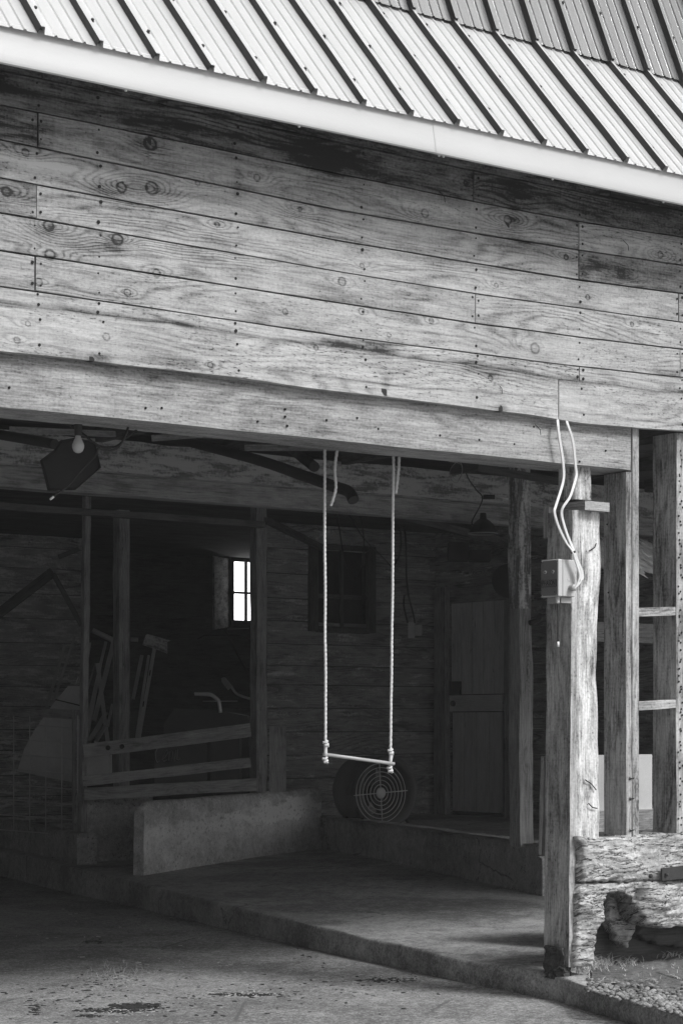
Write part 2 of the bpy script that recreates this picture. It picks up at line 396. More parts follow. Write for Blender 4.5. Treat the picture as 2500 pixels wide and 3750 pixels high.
M['blackcable'] = plain('black_cable', .035, .6, var=.2)
M['rust'] = plain('rusty_iron', .06, .8, metal=.3, var=.4, sc_=30)
M['iron'] = plain('dark_iron', .035, .6, metal=.2, var=.3)
M['steel'] = plain('dull_steel', .42, .5, metal=.15, var=.25)
M['chrome'] = plain('bright_tube', .8, .25, metal=.3, var=.1)
M['whitebox'] = plain('pale_plastic_box', .50, .5, var=.06, sc_=20)
M['label'] = plain('grey_label', .17, .45, var=.08)
M['labeldark'] = plain('dark_label', .07, .45, var=.05)
M['ink'] = plain('black_ink', .008, .5, var=.05)
M['hole'] = plain('black_hole', .01, .9)
M['glass'] = plain('milky_bulb', .42, .2, var=.03, spec=.5)
M['plastic'] = plain('pale_plastic_sheet', .6, .6, var=.2, sc_=3)
M['panel'] = plain('white_board', .5, .6, var=.12, sc_=4)
M['box'] = plain('dark_machine_paint', .07, .5, var=.3, sc_=4)
M['grille'] = plain('fan_grille_wire', .6, .5, var=.1)
M['fanpaint'] = plain('fan_paint', .13, .6, var=.2)
M['foil'] = plain('crumpled_foil', .95, .22, metal=.35, var=.3, sc_=8)
M['nail'] = plain('nail_rust', .02, .8, metal=.2, var=.4, sc_=50)
M['screw'] = plain('screw_head', .03, .5, var=.1)
M['unlit_black'] = plain('dark_depth_standin', .02, .9)  # flat black sheets in place of the dark depth behind openings
M['rib'] = plain('shaded_rib_side', .035, .7, var=.3)  # near-black side faces: rib shade put into the colour
# painted roof sheet
def roofmat(name, v, rough, metal):
    s = NT(name); u, vv = s.uv(); a = s.noise(s.vec(s.mul(u, 1.5), s.mul(vv, 4)), 1, 5, .6); b = s.noise(s.vec(s.mul(u, 4), s.mul(vv, 90)), 1, 2)
    val = s.mul(s.mad(s.add(a, -.5), .16, s.mad(s.add(b, -.5), .05, 1.0)), v)
    return s.out(val, rough, a, .25, .012, metal, .5)
M['roof'] = roofmat('roof_sheet', .95, .27, .55)
M['roof_up'] = roofmat('upper_roof_sheet', .40, .25, .8)
M['fascia'] = roofmat('fascia_sheet', .50, .45, 0)

X3, Y3, Z3 = V((1, 0, 0)), V((0, 1, 0)), V((0, 0, 1))
s_ = 1.5944
# ================================================================== THE SETTING
# yard: one sheet to the horizon
mb = MB(); mb.quad([(-600, -600, 0), (600, -600, 0), (600, 600, 0), (-600, 600, 0)]); mb.build('yard', M['yard'], kind='structure')
# unseen dark mass added to block low skylight from the left and rear
mb = MB(); nb_ = 60
for i in range(nb_ + 1):
    a = math.radians(97 + 118 * i / nb_); d = V((math.cos(a), math.sin(a), 0)); h = 34 * math.sin(math.pi * i / nb_) ** .4 + 3 * hn(i * .5)
    for (q, z) in ((45, 0), (50, .75), (56, 1), (90, 1.05)): mb.v.append((d.x * q, d.y * q, max(.0, h * z) - .5))
for i in range(nb_):
    for k in range(3): a = i * 4 + k; mb.f.append((a, a + 1, a + 5, a + 4)); mb.uv.append([(0, 0)] * 4); mb.sm.append(True)
mb.build('sky_blocker', plain('blocker_dark', .05, .9, var=.4, sc_=.4), kind='structure')
# raised slab: edge runs into the barn
base = [(-900, 3010), (-300, 3125), (0, 3207), (239, 3267), (478, 3318), (800, 3395), (1196, 3486), (1638, 3585), (2036, 3665), (2244, 3729), (2500, 3822), (2800, 3950), (3300, 4200)]
edge = []
for (x, y) in base:
    p = Zp(x, y, 0); edge.append(p)
def ztop(p):
    D = (p.x - CX) * FW[0] + (p.y - CY) * FW[1]
    return .142 + max(0, min(1, (D - 13.2) / 8)) * .125
pts = []
for i in range(len(edge) - 1):
    for j in range(24):
        pts.append(edge[i].lerp(edge[i + 1], j / 24))
pts.append(edge[-1])
mb = MB()
perp = V((1, -.2, 0)).normalized()
rows = []
offs = [(-.0, 0.0), (-.004, .45), (.0, .86), (.008, .975), (.022, 1.0), (.07, 1.0), (.3, 1.0), (.8, 1.0), (1.6, 1.0), (3, 1.0), (5, 1), (9, 1)]
for p in pts:
    row = []
    zt = ztop(p) + .012 * hn(p.y * 1.3, p.x * 2)
    for (o, h) in offs:
        j = .02 * hn(p.x * 2, p.y * 2.2, h * 3) + .008 * hn(p.x * 9, p.y * 9, h * 5) if o < .2 else 0
        q = p + perp * (o + j); z = -.01 if h == 0 else (zt * h + (.004 * hn(p.y * 8, h * 4) if h < 1 else .006 * hn(q.x * 2, q.y * 2)))
        if o >= .3: z = ztop(q) + .006 * hn(q.x * 2, q.y * 2)
        row.append(V((q.x, q.y, z)))
    rows.append(row)
nb = len(offs)
for row in rows: mb.v += [tuple(q) for q in row]
for i in range(len(rows) - 1):
    for k in range(nb - 1):
        a = i * nb + k; mb.f.append((a, a + nb, a + nb + 1, a + 1)); mb.uv.append([(0, 0)] * 4); mb.sm.append(True)
mb.build('slab_floor', M['slab'], kind='structure')
def slabz(p): return ztop(p)
def on_slab(x, y):
    z = .2
    for _ in range(8): p = Zp(x, y, z); z = ztop(p)
    return V((p.x, p.y, z))
# raised inner floor behind the kerb
kA = on_slab(1178, 3108); kB = on_slab(1985, 3281)

# ================================================================== BARN
barn = empty('barn', 'old timber barn with weathered plank front above a wide open bay', 'barn')
barn.location = (0, 0, 0)
# ---- roof
def roof_panel(name, mat, wa, za, wb, zb, ripple, cut=0.0):
    """profiled sheet from (wa,za) up to (wb,zb)"""
    prof = []   # (u offset, height)
    per = .308
    prof = [(0, 0), (.004, .034), (.024, .034), (.036, 0), (.085, 0), (.090, .008), (.097, .008), (.104, 0), (.165, 0), (.170, .008), (.177, .008), (.184, 0), (.235, 0), (.240, .008), (.247, .008), (.254, 0)]
    nrm = V((0, -(zb - za), (wb - wa))).normalized()
    us = []; k0 = -30; 
    for k in range(k0, 45):
        for (o, h) in prof: us.append((-1.110 + k * per + o, h * (1.12 if k % 4 == 0 else 1)))
    mb = MB(); n = 10; L = math.hypot(wb - wa, zb - za)
    for i in range(n + 1):
        q = i / n
        for (u, h) in us:
            b = ripple * hn(u * 2.2, q * 3, 4) 
            p = V((u, wa + (wb - wa) * q, za + (zb - za) * q)) + nrm * (h + b); mb.v.append(tuple(p))
    m = len(us); global m_cols; m_cols = m
    for i in range(n):
        for k in range(m - 1):
            a = i * m + k; mb.f.append((a, a + 1, a + m + 1, a + m))
            mb.uv.append([(L * i / n, us[k][0]), (L * i / n, us[k + 1][0]), (L * (i + 1) / n, us[k + 1][0]), (L * (i + 1) / n, us[k][0])]); mb.sm.append(False)
    # thickness: underside sheet
    return mb.build(name, mat, barn), nrm
W0, Z0r, W1, Z1r = -.36, 4.775, .43, 5.66
lower, nl = roof_panel('lower_roof_sheet', M['roof'], W0 - .012, Z0r - .004, W1, Z1r, .004)
lower['label'] = 'bright ribbed metal sheets of the lower roof slope'
pit = math.radians(66.5)
W2, Z2r = W1 - .05 + 4 * math.cos(pit), Z1r - .0 + 4 * math.sin(pit)
upper, nu_ = roof_panel('upper_roof_sheet', M['roof_up'], W1 - .035, Z1r - .012, W2, Z2r, .004)
upper['label'] = 'greyer ribbed metal sheets of the steeper upper roof slope'
mb = MB()   # plain far roof slope, closes the loft
mb.prism([(-14, W2, Z2r), (16, W2, Z2r), (16, 20, 6.0), (-14, 20, 6.0)], (0, .05, -.1)); mb.build('rear_roof', M['roof_up'], barn)
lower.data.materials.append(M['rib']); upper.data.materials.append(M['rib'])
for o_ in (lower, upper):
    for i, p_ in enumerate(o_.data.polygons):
        if i % (m_cols - 1) % 16 == 0: p_.material_index = 1  # left rib faces take the painted shade
# roof screws
mb = MB()
def screw(mb, u, q, wa, za, wb, zb, nrm):
    p = V((u, wa + (wb - wa) * q, za + (zb - za) * q))
    mb.lathe([(.0001, .018), (.008, .017), (.009, .006), (.0125, .005), (.0128, -.006)], p, nrm, n=7, smooth=False)
for k in range(-8, 14):
    u0 = -1.110 + k * .308
    for (q, j) in ((.19, 0), (.53, .03), (.88, .0)):
        screw(mb, u0 + .07 + random.uniform(-.004, .004), q + random.uniform(-.01, .01), W0, Z0r, W1, Z1r, nl)
    for q in (.085, .3): screw(mb, u0 + .058, q + random.uniform(-.006, .006), W1 - .035, Z1r, W2, Z2r, nu_)
multi(mb, 'roof_screw', M['screw'], lower)
# fascia trim: curled top then upright face, in overlapping lengths
for (ua, ub, off) in ((-12, -.985 - .24, 0), (-.985 - .25, 1.32, .002), (1.31, 14, .004)):
    mb = MB(); prof = [(-.30, 4.81), (-.350, 4.797), (-.353, 4.79), (-.352, 4.765), (-.353, 4.74), (-.357, 4.71), (-.363, 4.68), (-.369, 4.65), (-.375, 4.615), (-.374, 4.604), (-.368, 4.598), (-.360, 4.60)]
    n = max(2, int((ub - ua) / .25)); m = len(prof)
    for i in range(n + 1):
        u = ua + (ub - ua) * i / n
        for (w_, z_) in prof: mb.v.append((u, w_ - off - .0015 * hn(u * 1.3, z_ * 4), z_ - off * .5))
    for i in range(n):
        for k in range(m - 1):
            a = i * m + k; mb.f.append((a, a + 1, a + m + 1, a + m)); mb.uv.append([((ua + (ub - ua) * (i + d) / n), prof[k + e][1]) for d, e in ((0, 0), (0, 1), (1, 1), (1, 0))]); mb.sm.append(1 < k < 8)
    mb.build('fascia', M['fascia'], barn)
mb = MB(); mb.box((-12, -.345, 4.625), (14, -.31, 4.74)); multi(mb, 'eave_board', M['dark'], barn)
mb = MB()
for u in (-3.1, -2.1, -1.2, -.4, .45, 1.3, -1.17): mb.lathe([(.0001, .006), (.005, .005), (.007, 0)], (u, -.36, 4.597), (0, -.3, -1), n=8)
multi(mb, 'rivet', M['cable'], barn)

# ---- siding boards
XS = [0, 784, 1090, 1330, 1568]
LN = [[40, 209, 283, 334, 384], [160, 327, 392, 440, 485], [240, 400, 463, 509, 545], [320, 483, 535, 574, 609], [407.6, 553, 604, 642, 674], [488, 624, 674, 707, 740],
      [574, 696, 742, 774, 802], [657, 772, 812, 842, 867], [694, 799, 840, 877, 902], [808, 902, 940, 972, 994]]
lineu = []
for l in LN:
    P = [Wp(x * s_, y * s_, 0) for x, y in zip(XS, l)]
    P.sort(key=lambda p: p.x); lineu.append(([p.x for p in P], [p.z for p in P]))
def lz(i, u):
    xs, zs = lineu[i]
    z = float(np.interp(u, xs, zs))
    if i == 8: z += .012 * hn(u * 2.2, 3.3) + .006 * hn(u * 6, 1.1)
    if i == 9: z += .010 * hn(u * 2.0, 8.3)
    return z + .0015 * hn(u * 3, i * 7.7)
def U(xd): return Wp(xd * s_, 1000, 0).x
# explicit knots: (x, y in the 1568-wide photo, flow radius m, core radius m, flow strength)
KN = [(345, 330, .13, .028, 1.2), (280, 430, .16, .022, 1.6), (350, 432, .15, .028, 1.5), (112, 518, .09, .022, 1.2), (270, 550, .08, .024, 1.2), (115, 585, .10, .022, 1), (150, 545, .2, 0, 1.3),
      (785, 647, .07, .02, .9), (832, 610, .06, .012, .6), (1165, 505, .12, .022, 1.3), (1425, 627, .1, .02, .9), (830, 715, .06, .016, .7), (1228, 800, .12, .026, 1.1), (990, 737, .05, .014, .6),
      (655, 716, .05, .014, .6), (293, 672, .05, .016, .7), (360, 628, .08, .018, .8), (500, 515, .06, .012, .7), (1515, 585, .1, .018, 1), (240, 775, .05, .016, .5), (478, 840, .05, .013, .5),
      (975, 490, .12, .02, 1.1), (720, 800, .06, .012, .5), (60, 745, .06, .012, .5), (35, 783, .05, .014, .5), (590, 408, .09, .016, .9), (15, 440, .1, .02, 1.1), (90, 648, .06, .016, .7), (1350, 683, .07, .014, .8),
      (1140, 655, .07, .012, .7), (1300, 590, .08, .014, .8), (60, 350, .09, .016, .8), (893, 770, .05, .012, .5), (1450, 745, .05, .012, .5), (690, 480, .08, .01, .8), (1070, 420, .07, .012, .7), (1120, 870, .05, .014, .4), (455, 420, .09, .012, .8)]
KN = [(Wp(x * s_, y * s_, 0).x, Wp(x * s_, y * s_, 0).z, a, b, c) for x, y, a, b, c in KN]
# dark weather stains: (x, y, half length m, half height m, depth)
ST = [(760, 360, .28, .09, .6), (330, 335, .10, .05, .45), (1180, 500, .05, .07, .35), (1000, 590, .9, .05, .28), (560, 560, .5, .03, .2), (1190, 560, .35, .06, .4), (1180, 430, .3, .05, .3), (1440, 460, .5, .05, .35),
      (1400, 620, .35, .08, .3), (60, 300, .25, .08, .25), (260, 570, .12, .03, .25), (250, 445, .10, .04, .2), (200, 830, .15, .03, .3), (230, 820, .06, .02, .4), (880, 880, .03, .03, .6), (1145, 940, .05, .04, .55),
      (560, 730, .12, .02, .3), (850, 790, .2, .02, .35), (1100, 855, .2, .03, .35), (1250, 880, .2, .02, .3), (790, 790, .3, .012, .3), (370, 440, .15, .05, .25), (480, 300, .7, .03, .3), (20, 200, .3, .05, .2), (545, 418, .03, .08, .3), (90, 375, .5, .035, -.45), (215, 395, .25, .025, -.3), (620, 480, .35, .03, -.25), (1000, 480, .3, .03, -.35), (1240, 545, .18, .03, -.35), (1450, 560, .25, .03, -.35), (720, 505, .4, .015, .3), (480, 455, .3, .02, .25), (130, 470, .3, .02, .25), (1290, 470, .25, .04, .3), (880, 640, .3, .02, .2), (170, 620, .2, .03, .2), (1260, 690, .3, .02, .15)]
ST = [(Wp(x * s_, y * s_, 0).x, Wp(x * s_, y * s_, 0).z, a, b, c) for x, y, a, b, c in ST]
def seamz(u): return float(np.interp(u, SEAM[0], SEAM[1])) + .004 * hn(u * 7, 2)
_sp = [Wp(x * s_, y * s_, 0) for x, y in ((560, 845), (784, 872), (964, 893), (1130, 905), (1273, 912), (1277, 944), (1568, 977))]
SEAM = ([p.x for p in _sp], [p.z for p in _sp])
HOLES = [(Wp(x * s_, y * s_, 0).x, Wp(x * s_, y * s_, 0).z, r_) for x, y, r_ in ((877, 902, .016), (1143, 942, .013), (205, 828, .012), (1165, 516, .010), (556, 885, .010), (343, 322, .011))]
uL, uR = -9.2, 5.2
J = {-1: [], 0: [U(240), U(1400)], 1: [U(1088)], 2: [U(88), U(1328)], 3: [U(-400), U(1329)], 4: [U(85), U(1558)], 5: [U(1091)], 6: [U(82), U(1561)], 7: [U(1328)], 8: [U(1276)]}
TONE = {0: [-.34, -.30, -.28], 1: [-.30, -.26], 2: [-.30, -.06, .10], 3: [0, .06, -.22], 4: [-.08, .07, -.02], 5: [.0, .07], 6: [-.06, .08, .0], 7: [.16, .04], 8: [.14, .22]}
mb = MB(); att = {'kb': [], 'kc': [], 'tone': []}
cell = .011
for r in range(9):   # row r between line r and r+1
    i0, i1 = r, r + 1
    cuts = [uL] + [j for j in J[r]] + [uR]
    cuts = sorted(c for c in cuts if uL <= c <= uR)
    for b in range(len(cuts) - 1):
        a, c = cuts[b] + .0035, cuts[b + 1] - .0035
        tone = TONE[r][min(b, len(TONE[r]) - 1)]
        seed = random.uniform(0, 300); wfr = -.022 if r == 8 else (-.006 if r == 7 else random.uniform(-.003, .005))
        fine_a, fine_c = max(a, -3.9), min(c, 1.2)
        us = list(np.arange(fine_a, fine_c, cell)) + [fine_c]
        if a < fine_a - .01: us = [a] + us
        if c > fine_c + .01: us = us + [c]
        nz = 15 if r != 8 else 21
        base_i = len(mb.v); m = nz + 3
        for u in us:
            zt, zb_ = lz(i0, u) - .0045 - .003 * max(0, hn(u * 1.5, r * 9.1)), lz(i1, u) + .0035 + .004 * max(0, hn(u * 1.9, r * 5.3))
            if r == 7: zb_ -= .03
            rowz = [zt - (zt - zb_) * k / nz for k in range(nz + 1)]
            prof = [(zt, .028)] + [(z, wfr - (.0) + .0012 * hn(u * 4, z * 20, seed)) for z in rowz] + [(zb_, .028)]
            for (z, w_) in prof:
                mb.v.append((u, w_, z)); kb = kc = 0; st = tone
                for (ku, kz, R, rc, sg) in KN:
                    du = u - ku; dz = z - kz
                    if abs(du) < .6 and abs(dz) < .25:
                        d2 = (du / 1.9) ** 2 + (dz / .62) ** 2; kb += sg * math.exp(-d2 / (R * R * .35)) 
                        if rc:
                            d = math.sqrt(du * du + dz * dz * 1.2); kc = max(kc, min(1, max(0, 1.6 - d / rc * .9)))
                for (su, sz, A, B, dp) in ST:
                    d2 = ((u - su) / A) ** 2 + ((z - sz) / B) ** 2
                    if d2 < 6: st -= dp * math.exp(-d2 * 1.2) * (1 + .9 * hn(u * 5, z * 30, 1))
                top = max(0, min(1, (z - 4.47) / .12)); st -= .10 * top  # eave shade and water stain put into the top boards' tone
                if r == 8 and u > U(560) and abs(z - seamz(u)) < .009: st -= .55 * max(0, 1 - abs(z - seamz(u)) / .010) * min(1, (u - U(560)) * 1.5)
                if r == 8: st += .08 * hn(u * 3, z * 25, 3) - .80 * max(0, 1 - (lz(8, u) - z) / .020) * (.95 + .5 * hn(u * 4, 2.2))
                if r == 7: st -= .70 * max(0, 1 - (z - lz(8, u)) / .028) * (.7 + .8 * hn(u * 5, 6.6))  # shadow line and stain at the skirt's lapped edge put into the tone
                for (hu, hz_, hr) in HOLES:
                    if (u - hu) ** 2 + ((z - hz_) * .8) ** 2 < hr * hr: st -= 1.6
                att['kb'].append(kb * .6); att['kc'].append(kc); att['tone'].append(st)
        for i in range(len(us) - 1):
            for k in range(m - 1):
                q = base_i + i * m + k; mb.f.append((q, q + 1, q + m + 1, q + m))
                mb.uv.append([(us[i + d] + seed, mb.v[q + d * m + e][2] * 1.0 + seed * .7 + (.03 if k + e in (0, m - 1) else 0)) for d, e in ((0, 0), (0, 1), (1, 1), (1, 0))]); mb.sm.append(False)
        for e, uu in ((0, 0), (len(us) - 1, 1)):   # board ends
            q = base_i + e * m; idx = [q + k for k in range(m)]
            if e: idx.reverse()
            mb.f.append(tuple(idx)); mb.uv.append([(seed, mb.v[j][2] * .2) for j in idx]); mb.sm.append(False)
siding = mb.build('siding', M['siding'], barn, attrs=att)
siding['label'] = 'weathered grey horizontal plank cladding above the opening'
# nails in the cladding
mb = MB()
def nail(mb, p, nrm=(0, -1, 0), r=.0042, drip=0):
    mb.lathe([(.0001, .0035), (r, .003), (r * 1.1, 0)], p, nrm, n=7, smooth=False)
for xd in (85, 228, 543, 833, 1091, 1330, 1560):
    u0 = U(xd)
    for r in range(9):
        for q in (.2, .78):
            for sgn in ((-.022, .022) if any(abs(u0 - j) < .03 for j in J[r]) else (random.uniform(-.012, .012),)):
                u = u0 + sgn; z = lz(r, u) + (lz(r + 1, u) - lz(r, u)) * (q + random.uniform(-.06, .06))
                nail(mb, (u, -.0225 if r == 8 else (-.007 if r == 7 else .001), z), r=random.uniform(.0045, .009))
for (x, y) in ((1008, 440), (1228, 975), (1140, 880), (1430, 552)):
    p = Wp(x * s_, y * s_, -.01); mb.tube([p, p + V((.02, -.02, -.03)), p + V((.025, -.02, -.06))], .002, 5)
multi(mb, 'nail', M['nail'], siding)
# ---- header beam
bz0 = 3.108; bth = .33; uBR = Wp(2308, 1700, .03).x
mb = MB()
mb.timber((-9, .028 + bth / 2, (3.11 + 3.46) / 2), (uBR, .028 + bth / 2, (3.103 + 3.46) / 2), bth, .35, side=Y3, n=170, jit=.007, sub=4, freq=1.2, seed=33)
hb = mb.build('header_beam', M['beam'], barn); hb['label'] = 'long plain header beam under the cladding with rough sawn underside'
mb = MB()
for (x, y) in ((22, 890), (335, 937), (372, 937), (592, 968), (655, 940), (655, 957), (660, 978), (750, 965), (820, 960), (868, 985), (1010, 1000), (1100, 1010), (1180, 1020), (1330, 1060), (1390, 1035), (1225, 980)):
    p = Wp(x * s_, y * s_, .026); mb.lathe([(.0001, .004), (.006, .003), (.0065, -.004)], p, (0, -1, 0), n=8)
multi(mb, 'bolt', M['nail'], hb)
# loft studs/joists + closed loft behind
mb = MB()
for k in range(-8, 8): mb.box((-3.3 + k * .6, .05, 3.48), (-3.26 + k * .6, .16, 4.62))
multi(mb, 'loft_stud', M['dark'], barn)
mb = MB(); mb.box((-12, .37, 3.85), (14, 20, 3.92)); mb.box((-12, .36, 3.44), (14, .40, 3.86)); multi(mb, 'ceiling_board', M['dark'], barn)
# ---- end and side walls outside the picture, back walls
mb = MB()
mb.box((-9.3, .03, 3.1), (-9.2, 19.9, 5.5)); mb.box((-9.3, 11, 0), (-9.21, 19.9, 3.1))
mb.box((13, .03, 0), (13.1, 19.9, 5.5)); mb.box((5.2, .03, 3.1), (13, .06, 4.6)); mb.box((-9.3, .1, 3.9), (-9.2, 3, 7))
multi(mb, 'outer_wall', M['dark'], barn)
mb = MB()   # gables of the loft
for u in (-12, 13.9): mb.prism([(u, -.3, 3.9), (u, W1, Z1r), (u, W2, Z2r), (u, 19.9, 6), (u, 19.9, 3.9)], (.05, 0, 0))
multi(mb, 'gable', M['dark'], barn)

def boardwall(name, mat, p0, p1, z0, z1, bh, holes=(), thick=.03, label=None, gap=.006, parent=barn, seed=0):
    """horizontal plank wall from p0 to p1 (plan), planks stacked; holes: (t0,t1,z0,z1) along-length metres"""
    rnd = random.Random(seed); a = V((p0[0], p0[1], 0)); b = V((p1[0], p1[1], 0)); L = (b - a).length; t = (b - a) / L; nrm = V((-t.y, t.x, 0))
    mb = MB(); z = z0
    while z < z1 - .01:
        h = min(bh * rnd.uniform(.85, 1.15), z1 - z); segs = [(0, L)]
        for (h0, h1, hz0, hz1) in holes:
            if z + h / 2 > hz0 and z + h / 2 < hz1:
                ns = []
                for (q0, q1) in segs:
                    if h0 > q0: ns.append((q0, min(h0, q1)))
                    if h1 < q1: ns.append((max(h1, q0), q1))
                segs = [g for g in ns if g[1] - g[0] > .01]
        for (q0, q1) in segs:
            o = rnd.uniform(-.005, .005); c = z + h / 2
            mb.timber(a + t * q0 + nrm * o + Z3 * c, a + t * q1 + nrm * o + Z3 * c, thick, h - gap, side=nrm, n=max(1, int((q1 - q0) / .5)), jit=.003, seed=rnd.uniform(0, 300))
        z += h
    o = mb.build(name, mat, parent)
    if label: o['label'] = label
    return o
# back wall, left part (old whitewash) and dark bay with the window
p_l = Wp(308, 2000, 13.2); DWY = 14.6
boardwall('rear_plank_wall', M['wash'], (-9.2, 13.2), (p_l.x, 13.2), 0.0, 3.85, .27, label='far plank wall with old whitewash at the left', seed=3)
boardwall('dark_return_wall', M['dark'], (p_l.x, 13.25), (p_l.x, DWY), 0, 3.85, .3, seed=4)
wa, wb_ = Wp(846, 2056, DWY), Wp(925, 2285, DWY)
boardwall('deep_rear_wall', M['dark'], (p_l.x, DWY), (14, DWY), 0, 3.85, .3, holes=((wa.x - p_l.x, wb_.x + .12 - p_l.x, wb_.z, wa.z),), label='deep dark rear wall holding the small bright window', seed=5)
mb = MB(); mb.box((p_l.x, DWY + .03, 0), (wa.x - .01, DWY + .06, 3.9)); mb.box((wb_.x + .13, DWY + .03, 0), (14, DWY + .06, 3.9)); mb.box((wa.x - .01, DWY + .03, 0), (wb_.x + .13, DWY + .06, wb_.z - .02)); mb.box((-9.3, 13.26, 0), (p_l.x + .03, 13.3, 3.9)); mb.box((7.36, 5.5, 0), (7.4, dw_cut, 3.9)) if False else None; multi(mb, 'leak_backing', M['dark'], barn)  # backing added behind the planks to stop light leaks
# window (frame, muntin, pane) in the deep wall
ww = empty('window', None, None); ww.parent = barn; ww['label'] = 'small bright window in the deep dark rear wall'
x0, x1, z0, z1 = wa.x, wb_.x + .12, wb_.z, wa.z
mb = MB()
mb.box((x0 - .04, DWY-.07, z0 - .05), (x0 + .005, DWY+.06, z1 + .05)); mb.box((x1, DWY-.07, z0 - .05), (x1 + .05, DWY+.06, z1 + .05)); mb.box((x0 + .005, DWY-.07, z1), (x1, DWY+.06, z1 + .05)); mb.box((x0 - .08, DWY-.12, z0 - .06), (x1 + .08, DWY+.06, z0 - .004))
xm = Wp(894, 2100, DWY).x; zm = Wp(880, 2171, DWY).z
mb.box((xm, DWY-.015, z0), (xm + .045, DWY+.01, z1)); mb.box((x0 + .005, DWY-.017, zm - .016), (x1, DWY+.012, zm + .016))
multi(mb, 'frame_piece', M['dark'], ww)
g = NT('daylight_glow_pane'); g.b.inputs['Emission Color'].default_value = (1, 1, 1, 1); g.b.inputs['Emission Strength'].default_value = 2.2; g.out(.6, .3)  # pane glows in place of the daylight outside
mb = MB(); mb.box((x0 + .005, DWY, z0 + .003), (x1, DWY+.003, z1)); mb.build('pane', g.m, ww)
# inward shutter beside window
sa, sb = G(790, 2035, 26.0), G(832, 2035, 26.2)
mb = MB(); mb.prism([G(786, 2036, 27.1), G(838, 2046, 28.0), G(838, 2296, 28.0), G(786, 2306, 27.1)], (-.03, .0, 0)); mb.build('reveal_board', M['post'], ww)['label'] = 'pale reveal board left of the bright window'
# middle wall, its dark window, and the right wall with the door
cz = .72
pm0 = Wp(975, 2500, 10.2); corner = V((7.3, 10.2, 0))
wl, wr = Wp(1140, 2010, 10.2), Wp(1350, 2300, 10.2)
boardwall('middle_plank_wall', M['wash2'], (pm0.x, 10.2), (7.3, 10.2), .0, 3.85, .245, holes=((wl.x - pm0.x, wr.x - pm0.x, wr.z, wl.z),), label='worn whitewashed plank wall with a blind dark window', seed=6)
mb = MB()
mb.box((wl.x - .06, 10.13, wr.z - .06), (wl.x + .05, 10.2, wl.z + .06)); mb.box((wr.x - .05, 10.13, wr.z - .06), (wr.x + .05, 10.2, wl.z + .06)); mb.box((wl.x + .05, 10.135, wl.z), (wr.x - .05, 10.2, wl.z + .06)); mb.box((wl.x + .05, 10.12, wr.z - .07), (wr.x - .05, 10.2, wr.z))
mb.box((wl.x + .05, 10.17, wl.z - .55), (wr.x - .05, 10.19, wl.z - .5)); mb.box(((wl.x + wr.x) / 2 - .02, 10.165, wr.z), ((wl.x + wr.x) / 2 + .02, 10.192, wl.z))
fr = mb.build('dark_window', M['dark'], barn); fr['label'] = 'blind dark window in the middle wall'
mb = MB(); mb.box((wl.x - .05, 10.4, wr.z - .1), (wr.x + .05, 10.45, wl.z + .1)); mb.build('backing', M['unlit_black'], fr)  # black sheet in place of the dark depth behind the window
dz0, dz1 = Up(1750, 2973, 7.3).z, Up(1750, 2205, 7.3).z
dw0, dw1 = Up(1862, 2600, 7.3).y, Up(1652, 2600, 7.3).y
boardwall('door_wall', M['wash2'], (7.3, 5.5), (7.3, 10.17), .0, 3.85, .25, holes=((dw0 - 5.5, dw1 - 5.5, dz0 - .3, dz1 + .05),), seed=8)
boardwall('right_inner_wall', M['dim'], (7.3, 8.6), (12.9, 8.6), .0, 3.85, .3, label='plain plank wall glimpsed between the right posts', seed=9)
# door
dr = empty('door', None, None); dr.parent = barn; dr['label'] = 'tall pale plank door in two leaves'
def leaf(za, zb, n, nm, w0=dw0, w1=dw1):
    mb = MB(); W = (w1 - w0) / n; x = 7.27
    for k in range(n): mb.box((x, w0 + W * k + .007, za), (x + .03, w0 + W * (k + 1) - .007, zb))
    return mb.build(nm, M['door'], dr)
zmid0, zmid1 = Up(1750, 2605, 7.3).z, Up(1750, 2545, 7.3).z
leaf(zmid1 + .01, dz1, 5, 'upper_leaf', dw0 + .03, dw1 - .03); leaf(dz0, zmid0 - .01, 4, 'lower_leaf', dw0 + .09, dw1 - .05)
mb = MB(); mb.box((7.235, dw0 + .04, zmid0), (7.268, dw1 - .04, zmid1)); mb.build('cross_rail', M['door'], dr)
mb = MB(); mb.box((7.245, dw1 - .22, zmid1 + .0), (7.266, dw1 - .03, zmid1 + .16)); mb.lathe([(.001, .04), (.03, .03), (.035, 0)], (7.235, dw1 - .12, (zmid0 + zmid1) / 2), (-1, 0, 0), 10); mb.build('latch', M['iron'], dr)
mb = MB(); mb.box((7.26, dw0 + .02, dz1 + .015), (7.29, dw1 - .02, Up(1750, 2135, 7.3).z)); mb.box((7.2, dw1 + .0, .3), (7.28, dw1 + .2, 3.2)); mb.box((7.22, dw0 - .16, .3), (7.28, dw0 - .01, 3.1))
mb.box((7.18, dw0 - .2, Up(1750, 2080, 7.3).z), (7.28, dw1 + .25, Up(1750, 2055, 7.3).z + .02)); multi(mb, 'casing_board', M['dim'], dr)
mb = MB(); mb.box((7.34, dw0 - .05, 0), (7.36, dw1 + .05, 3.6)); mb.build('backing', M['unlit_black'], dr)  # black sheet in place of the dark depth behind the door
